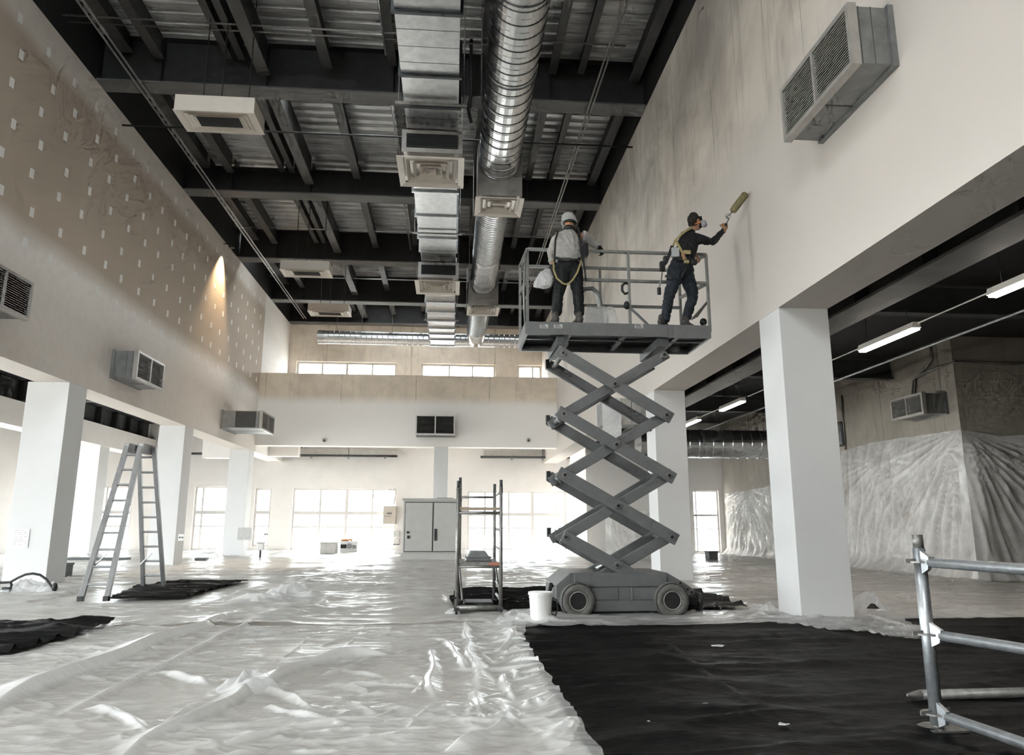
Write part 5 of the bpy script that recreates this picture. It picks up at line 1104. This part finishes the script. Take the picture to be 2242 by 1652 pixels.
# ------------------------------------------------------------------ things on the floor
# aluminium double ladder
LD = thing('step_ladder', 'tall aluminium double ladder standing open on the left', 'ladder', (-6.85, 16.7, 0))
apx = at(300, 975, Y=16.75); za = apx[2]
def ladder_side(y0, y1, xb0, xb1, xt0, xt1, n, tag_):
    zf = lambda t: .10+t*(za-.10)
    for xb, xt in ((xb0, xt0), (xb1, xt1)):
        r_ = MB().bar((xb, y0, .05), (xt, y1, za), .075, .10 if tag_ else .085, up=(1, 0, 0)).build('side_rail', m_alu, LD, bevel=.006); MB().box(xb-.05, xb+.05, y0-.05, y0+.05, .045, .14).build('rubber_foot', m_black, r_)
    for k in range(n):
        t = (k+.9)/(n+.6); z = .05+t*(za-.05); y = y0+(y1-y0)*t; a = xb0+(xt0-xb0)*t; b = xb1+(xt1-xb1)*t; rg = MB().bar((a, y, z), (b, y, z), .05, .035, up=(0, .3, 1)).build('rung', m_alu, LD)
        if tag_: MB().box(a-.055, a-.05, y-.03, y+.03, z-.025, z+.025).build('rung_socket', m_black, rg)
ladder_side(15.3, 16.55, -7.10, -6.62, -7.06, -6.78, 9, True); ladder_side(18.2, 16.95, -7.08, -6.62, -6.98, -6.66, 9, False)
for x in (-7.05, -6.75): MB().box(x-.05, x+.05, 16.5, 17.0, za-.18, za+.03).build('hinge', m_unit, LD, bevel=.01)
for y, z in ((15.62, .92), (17.9, .85)): MB().bar((-7.08, y, z-.25), (-6.85, y, z), .03, .02).build('diagonal_brace', m_alu, LD)

# mobile scaffold tower
pA, pD, pB, pC = gr(999, 1347), gr(1096, 1342), gr(1010, 1326), gr(1083, 1327); yf, yb = 12.75, 14.15; xl, xr = .12, .86
TW = thing('scaffold_tower', 'narrow steel scaffold tower on castors beside the grey cabinet', 'scaffold tower', ((xl+xr)/2, 13.4, 0)); zA = at(1009, 1052, Y=yf)[2]; zB = at(1022, 1045, Y=yb)[2]
for x, y, z in ((xl, yf, zA), (xr, yf, at(1103, 1050, Y=yf)[2]), (xl+.05, yb, zB), (xr-.03, yb, at(1091, 1059, Y=yb)[2])):
    MB().tube([(x, y, .14), (x, y, z-.12)], .032, 10).build('post', m_steel2, TW, smooth=True); MB().tube([(x, y, z-.12), (x, y, z)], .027, 10).build('spigot', m_gird, TW, smooth=True)
    MB().lathe([(.055, -.02), (.055, .02)], (x, y, .085), (1, 0, 0), 14).build('castor_wheel', m_black, TW); MB().box(x-.045, x+.045, y-.04, y+.04, .09, .15).build('castor_fork', m_gird, TW)
def zpx(py, y): return at(1050, py, Y=y)[2]
for xx in (xl, xr-.02):
    for q in (1077, 1160, 1202, 1285, 1315): MB().tube([(xx+.02, yf, zpx(q, yf)), (xx+.02, yb, zpx(q, yf))], .020, 8).build('rung', m_steel2, TW, smooth=True)
for py, y, r_ in ((1088, yb, .022), (1329, yf, .04), (1240, yf, .022), (1122, yf, .026)): MB().tube([(xl, y, zpx(py, y)), (xr, y, zpx(py, y))], r_, 8).build('cross_bar', m_steel2, TW, smooth=True)
z = zpx(1120, yf)+.03; MB().box(xl+.03, xr-.03, yf, yf+.32, z, z+.05).build('upper_board', m_wood, TW)
z = zpx(1240, yf)+.02; MB().box(xl+.03, xr-.03, yf+.02, yb, z, z+.05).build('lower_board', m_steel2, TW); MB().box(xr-.20, xr-.03, yf, yf+.02, z, z+.05).build('board_end', m_red, TW)
MB().tube([(xl+.05, yb, zpx(1240, yf)), (xl+.1, yf+.1, .25)], .018, 8).build('diagonal_brace', m_steel2, TW, smooth=True); MB().tube([(xr-.03, yb, .9), (xr, yf+.05, .3)], .018, 8).build('diagonal_brace', m_steel2, TW, smooth=True)
MB().bar((xl, yf-.02, .30), (xl-.12, yf-.05, .30), .02, .03).build('brake_lever', m_black, TW)
c = V(.5, 13.5, z+.05); t = thing('tool_case', 'low grey tool case lying on the lower board of the scaffold tower', 'case', c); MB().prism([(.26, 13.2, z+.05), (.74, 13.2, z+.05), (.62, 13.2, z+.22), (.36, 13.2, z+.22)], (0, .5, 0)).build('body', m_unit, t, bevel=.01); MB().box(.27, .73, 13.19, 13.72, z+.10, z+.115).build('lid_seam', m_line, t)
c = V(.5, 13.3, .08); t = thing('flat_black_case', 'flat black case between the wheels of the scaffold tower', 'case', c); MB().box(.25, .75, 13.0, 13.6, .10, .20).build('body', m_black, t, bevel=.02); MB().box(.42, .58, 12.97, 13.0, .13, .17).build('handle', m_gird, t)

# grey cabinet
CB = thing('metal_cabinet', 'tall two-door grey metal cabinet in front of the slim rear column', 'cabinet', (-.85, 32.4, 0)); zc = at(940, 1094, Y=32.05)[2]; x0, x1, xm_ = -2.03, .42, at(948, 1150, Y=32.05)[0]
MB().box(x0, x1, 32.05, 33.0, .30, zc).build('body', m_cab, CB, bevel=.01); MB().box(x0-.05, x1+.05, 32.0, 33.05, 0, .30).build('plinth', m_cab, CB, bevel=.01); MB().box(x0-.06, x1+.06, 31.98, 33.05, zc, zc+.07).build('top_cap', m_cab, CB, bevel=.01)
MB().box(x0+.07, x1-.07, 32.035, 32.05, .36, zc-.08).build('door_gap', m_line, CB)
for a, b, hx in ((x0+.10, xm_-.03, x0+.22), (xm_+.03, x1-.10, xm_+.12)):
    dr = MB().box(a, b, 31.99, 32.04, .40, zc-.12).build('door', m_cab, CB, bevel=.008); q = at(950, 1170, Y=32)[2]
    if hx > xm_: MB().box(hx-.06, hx+.06, 31.95, 31.99, q-.25, q+.25).build('handle', m_gird, dr); MB().box(hx-.02, hx+.02, 31.93, 31.95, q-.12, q+.12).build('latch', m_black, dr)
    else: MB().lathe([(.05, 0), (.05, .05)], (hx, 31.94, q+.1), (0, 1, 0), 10).build('lock', m_black, dr); MB().box(hx-.02, hx+.08, 31.93, 31.97, q-.16, q-.04).build('key', m_black, dr)
MB().box(-.6, .1, 32.3, 32.7, zc+.07, zc+.11).build('top_strip', m_unit, CB); 

# bucket
c = gr(1184, 1370); BK = thing('paint_bucket', 'white plastic paint bucket in front of the lift wheel', 'bucket', c+V(0, 0, .05))
b0 = c+V(0, 0, .055); MB().lathe([(.145, 0), (.152, .01), (.172, .36), (.180, .362), (.180, .375), (.172, .378), (.174, .40), (.190, .402), (.190, .425), (.172, .428), (.165, .40), (.15, .06), (.02, .05)], b0, (0, 0, 1), 32).build('pail', m_bucket, BK, smooth=False)
MB().lathe([(.17, .425), (.188, .428), (.186, .445), (.15, .447), (.02, .445)], b0, (0, 0, 1), 32).build('lid', m_bucket, BK, smooth=False)
MB().tube([b0+V(.17, 0, .36), b0+V(.24, -.02, .33), b0+V(.26, -.03, .20), b0+V(.22, -.02, .10), b0+V(.17, 0, .12)], .012, 8).build('handle', m_black, BK, smooth=True)

# tube scaffold at the right edge
b = gr(2055, 1612); SC = thing('tube_scaffold', 'galvanised scaffold post with three rails at the right edge', 'scaffold', b); zt_ = at(2028, 1170, Y=b[1])[2]; x, y = b[0], b[1]
MB().tube([(x, y, .08), (x, y, zt_-.10)], .045, 18).build('post', m_steel, SC, smooth=True); MB().tube([(x, y, zt_-.10), (x, y, zt_)], .038, 16).build('spigot', m_steel2, SC, smooth=True)
bp = MB().box(x-.12, x+.15, y-.13, y+.13, .055, .07).build('base_plate', m_steel2, SC); MB().tube([(x, y, .06), (x, y, .12)], .035, 12).build('spindle', m_steel2, bp)
for (p0, p1) in (((2048, 1229), (2242, 1246)), ((2058, 1386), (2242, 1420)), ((2068, 1560), (2242, 1627))):
    zz = at(p0[0], p0[1], Y=y)[2]; e = at(p1[0], p1[1], Z=zz); d = nrm(e-V(x, y, zz)); rs = MB().lathe([(.045, -.006), (.10, -.006), (.10, .006), (.045, .006)], (x, y, zz), (0, 0, 1), 20).build('rosette', m_steel2, SC)
    MB().prism([V(x, y, zz)+d*.05+V(0, 0, -.085), V(x, y, zz)+d*.12+V(0, 0, -.05), V(x, y, zz)+d*.14+V(0, 0, .04), V(x, y, zz)+d*.05+V(0, 0, .085)], nrm(np.cross(d, V(0, 0, 1)))*.03).build('ledger_head', m_steel, SC)
    lg = MB().tube([V(x, y, zz)+d*.12, V(x, y, zz)+d*2.6], .036, 16).build('ledger', m_steel, SC, smooth=True)
    MB().bar((x-.13, y-.02, zz+.005), (x+.12, y+.01, zz+.02), .012, .03).build('wedge_pin', m_steel2, rs)
a, e = gr(2018, 1545), gr(2242, 1540); d = nrm(e-a)
t = thing('scaffold_tube', 'loose scaffold tube lying on the black tarpaulin behind the post', 'tube', a); MB().tube([a+V(0, 0, .09), a+d*3.2+V(0, 0, .09)], .042, 16).build('tube', m_steel2, t, smooth=True); MB().tube([a-d*.12+V(0, 0, .09), a+V(0, 0, .09)], [.012, .042], 12).build('flattened_end', m_steel2, t)

# black cable by the left column
cy = 17.45; CA = thing('power_cable', 'black cable arching over a plastic heap by the left column', 'cable', gr(60, 1300))
MB().tube([at(*q, Y=cy) for q in ((-30, 1277), (0, 1275), (22, 1274), (40, 1264), (56, 1257), (72, 1255), (88, 1258), (102, 1268), (112, 1282), (121, 1293))], .026, 8).build('cable', m_black, CA, smooth=True)
MB().tube([at(*q, Y=cy) for q in ((23, 1274), (25, 1280), (22, 1290), (18, 1299))], .028, 8).build('branch_cable', m_black, CA, smooth=True)
q = at(14, 1303, Y=cy); q[2] = .06; MB().box(q[0]-.09, q[0]+.09, cy-.06, cy+.06, q[2]-.03, q[2]+.05).build('plug', m_unit, CA, bevel=.02); q = at(14, 1289, Y=cy); MB().box(q[0]-.09, q[0]+.08, cy-.04, cy+.04, q[2]-.04, q[2]+.04).build('coupling', m_black, CA, bevel=.02); q = at(120, 1285, Y=cy); MB().ball(q, (.06, .06, .10), 10, 8).build('end_plug', m_black, CA, smooth=True)

# heaps of film
def heap(px, py, sx, sy, h, lb, seed, mat=None): c = gr(px, py); return crumple('plastic_heap', lb, 'plastic film', c+V(0, 0, .012), (sx*1.15, sy*1.15, h*.8), mat or m_soft, seed, group='heaps of crumpled film')
heap(55, 1298, .55, .35, .32, 'rounded heap of milky film under the arching black cable', 1); heap(103, 1298, .28, .25, .30, 'small peaked heap of milky film at the right end of the cable', 2)
heap(1905, 1345, .38, .35, .42, 'peaked heap of film at the foot of the near right column', 3); heap(640, 1312, .75, .55, .34, 'crumpled heap of film on the floor midway, left of the tower', 4); heap(560, 1322, .7, .35, .22, 'low crumpled heap of film left of the midway heap', 5, m_film)
heap(548, 1512, .28, .22, .20, 'knotted heap of milky film where the near folds meet', 6); heap(1680, 1342, .35, .3, .22, 'bunched film against the left face of the near column', 7, m_film); heap(470, 1255, .8, .5, .16, 'far low heap of film right of the ladder', 8)
heap(990, 1345, .14, .12, .11, 'tiny crumpled film ball left of the scaffold tower', 9); heap(455, 1222, .6, .4, .5, 'film bundle at the foot of the column behind the ladder', 10, m_film); heap(1130, 1368, .45, .25, .2, 'crumpled film between tower and bucket', 11, m_film)
heap(200, 1222, .5, .4, .4, 'film bundle at the foot of the far left pier', 12)
t = crumple('tape_roll_rag', 'black scrap of tape in the film by the near column', 'scrap', gr(1913, 1352)+V(0, 0, .15), (.12, .06, .08), m_black, 13, 8)

# boxes, machines and small things
def crate(px0, px1, py0, py1, dy, lb, mat, name='storage_box', lid=True):
    a, b = gr(px0, py1), gr(px1, py1); y = (a[1]+b[1])/2; z = at(px0, py0, Y=y)[2]; t = thing(name, lb, 'box', ((a[0]+b[0])/2, y+dy/2, 0)); MB().box(a[0], b[0], y, y+dy, .03, z-.06 if lid else z).build('body', mat, t, bevel=.01)
    if lid: MB().box(a[0]-.02, b[0]+.02, y-.02, y+dy+.02, z-.06, z).build('lid', mat, t, bevel=.01)
    return t
crate(700, 734, 1186, 1213, .8, 'grey cube box on white film before the left rear window', m_unitf); crate(1553, 1573, 1206, 1229, .5, 'dark grey box on the floor left of the near right column', m_gird); crate(119, 137, 1233, 1268, .5, 'dark box just behind the left column', m_char)
c = gr(763, 1210); t = thing('portable_radio', 'small white machine with dark front beside the grey cube box', 'machine', c); y = c[1]; a, b = at(744, 1202, Y=y), at(782, 1184, Y=y)
MB().box(a[0], b[0], y, y+.5, .03, b[2]).build('body', m_paper, t, bevel=.03); MB().box(a[0]+.03, a[0]+.34, y-.03, y, a[2]+.06, a[2]+.26).build('front_panel', m_black, t, bevel=.01); MB().lathe([(.14, 0), (.14, .03)], (a[0]+.5, y-.03, a[2]+.18), (0, 1, 0), 16).build('reel', m_unit, t); MB().box(a[0]+.68, b[0]-.05, y-.02, y, a[2]+.05, a[2]+.22).build('grille', m_unit, t)
zt_ = b[2]; t = thing('orange_tool', 'orange hand tool lying on the white machine by the window', 'tool', (a[0]+.35, y+.2, zt_)); MB().box(a[0]+.02, a[0]+.45, y+.1, y+.25, zt_, zt_+.10).build('body', m_orange, t, bevel=.03); MB().bar((a[0]+.45, y+.18, zt_+.10), (a[0]+.62, y+.18, zt_+.03), .06, .10).build('grip', m_orange, t)
c = gr(569, 1222); t = thing('dispenser_stand', 'slim white stand with a dark foot beside the notice column', 'stand', c); h = at(569, 1186, Y=c[1])[2]; MB().tube([c+V(0, 0, .02), c+V(0, 0, h*.55)], .05, 10).build('leg', m_gird, t); MB().box(c[0]-.14, c[0]+.14, c[1]-.1, c[1]+.1, h*.5, h*.9).build('body', m_paper, t, bevel=.03); MB().box(c[0]-.2, c[0]+.2, c[1]-.1, c[1]+.1, h*.9, h).build('head', m_cab, t, bevel=.03)
for px0, px1, py, lb in ((142, 275, 1229, 'long dark plank on the floor behind the ladder'), (425, 450, 1230, 'short dark plank right of the column behind the ladder')):
    a, b = gr(px0, py), gr(px1, py); props(MB().box(a[0], b[0], a[1], a[1]+.35, .06, .16).build('plank', m_gird, base=(a[0], a[1], .06), bevel=.01), lb, 'plank')
# electrical box on the rear wall and wall fittings
a, b = at(838, 1147, Y=43.9), at(862, 1107, Y=43.9); t = thing('electrical_box', 'tan electrical box with conduits at the right end of the left rear window', 'electrical box', ((a[0]+b[0])/2, 44.2, a[2])); MB().box(a[0], b[0]+.12, 43.9, YB-.01, a[2], b[2]).build('housing', m_tan, t, bevel=.02); MB().box(a[0]+.22, a[0]+.5, 43.87, 43.9, a[2]+.58, a[2]+.66).build('nameplate', m_ink, t); MB().box(a[0]+.05, b[0]-.12, 43.88, 43.9, a[2]+.44, a[2]+.46).build('door_seam', m_line, t)
for q in (.25, .5): MB().tube([(a[0]+q, 44.3, b[2]), (a[0]+q+.06, 44.3, 3.6)], .02, 6).build('conduit', m_unitf, t, smooth=True)
MB().bar((b[0]-.02, 44.0, b[2]), (b[0]+.05, 44.0, b[2]+.5), .05, .05).build('bracket', m_unit, t)
c = at(868, 1175, Y=44.6); t = thing('wall_dispenser', 'small pale dispenser on the wall between window and cabinet', 'dispenser', c); MB().box(c[0]-.18, c[0]+.18, 44.5, YB, c[2]+.02, c[2]+.35).build('upper_box', m_cab, t, bevel=.02); MB().box(c[0]-.18, c[0]+.18, 44.45, YB, c[2]-.42, c[2]-.12).build('lower_box', m_frame, t, bevel=.02); MB().box(c[0]-.18, c[0]+.2, 44.42, 44.45, c[2]-.46, c[2]-.40).build('tray_edge', m_ink, t)
def notice(px0, px1, py0, py1, y, lb, mat, nl, ink=None):
    a, b = at(px0, py1, Y=y), at(px1, py0, Y=y); t = thing('notice', lb, 'notice', ((a[0]+b[0])/2, y, a[2])); MB().box(a[0], b[0], y-.008, y, a[2], b[2]).build('sheet', mat, t)
    rn = random.Random(px0); h = (b[2]-a[2])/(nl+1)
    for k in range(nl):
        x = a[0]+.04
        while x < b[0]-.08:
            l_ = rn.uniform(.03, .12); zz = b[2]-(k+.8)*h; MB().box(x, min(x+l_, b[0]-.04), y-.011, y-.008, zz-h*.14, zz+h*.14*rn.uniform(.5, 1.6)).build('printed_mark', ink or m_unit, t); x += l_+rn.uniform(.02, .07)
notice(519, 552, 1154, 1182, 37.39, 'grey printed notice on the foot of the far left column', m_cab, 7); notice(24, 66, 1157, 1198, 19.79, 'faint white notice on the front of the left column', m_paper, 8, m_cab)
def socket(px, py, lb, y=None, s=.12):
    c = at(px, py, Y=y); t = thing('wall_socket', lb, 'socket', c, 'wall sockets'); MB().box(c[0]-s, c[0]+s, y-.03, y, c[2]-s*1.2, c[2]+s*1.2).build('plate', m_paper, t, bevel=.01)
    for k in (-1, 1): MB().lathe([(s*.35, 0), (s*.35, .01)], (c[0]+k*s*.45, y-.04, c[2]), (0, 1, 0), 10).build('hole', m_ink, t)
socket(397, 1176, 'small socket low on the column behind the ladder', 28.39, .10); socket(1282, 1178, 'small socket on the rear wall seen under the lift arms', YB-.01, .13); socket(583, 1169, 'small socket on the rear wall right of the notice column', YB-.01, .13)
# scraps on the tarp
for i, (px, py, s, lb) in enumerate(((1570, 1424, .10, 'torn white paper scrap on the tarpaulin near the lift'), (1490, 1557, .025, 'tiny white crumb on the tarpaulin, left of the butt-like scrap'), (1550, 1556, .035, 'small cream stub on the tarpaulin centre'), (1718, 1603, .05, 'white paper flake on the tarpaulin near the bottom edge'), (1420, 1596, .015, 'tiny pale crumb on the tarpaulin, lower left'))):
    c = gr(px, py)+V(0, 0, .05); mb = MB(); k = 7; mb.prism([c+V(math.cos(6.28*j/k)*s*random.uniform(.6, 1.5), math.sin(6.28*j/k)*s*random.uniform(.5, 1), .012*random.random()) for j in range(k)], (0, 0, .004)); props(mb.build('paper_scrap', m_paper, base=c), lb, 'scrap')
# film over the air unit behind the lift arms
vs = MB(); n = 14
for i in range(n+1):
    for j in range(9): vs.v.append((4.36+j*.07+.03*float(pn(i*.7, j*.3, 9)), 20.86-.05*abs(float(pn(i*.5, j*.9, 3))), 5.16-i*.085-(.25*abs(float(pn(j*.6, 2, 5))) if i == n else 0)))
for i in range(n):
    for j in range(8): k = i*9+j; vs.f.append((k, k+1, k+10, k+9))
vs.build('film_wrap', m_milk, SU, smooth=True)
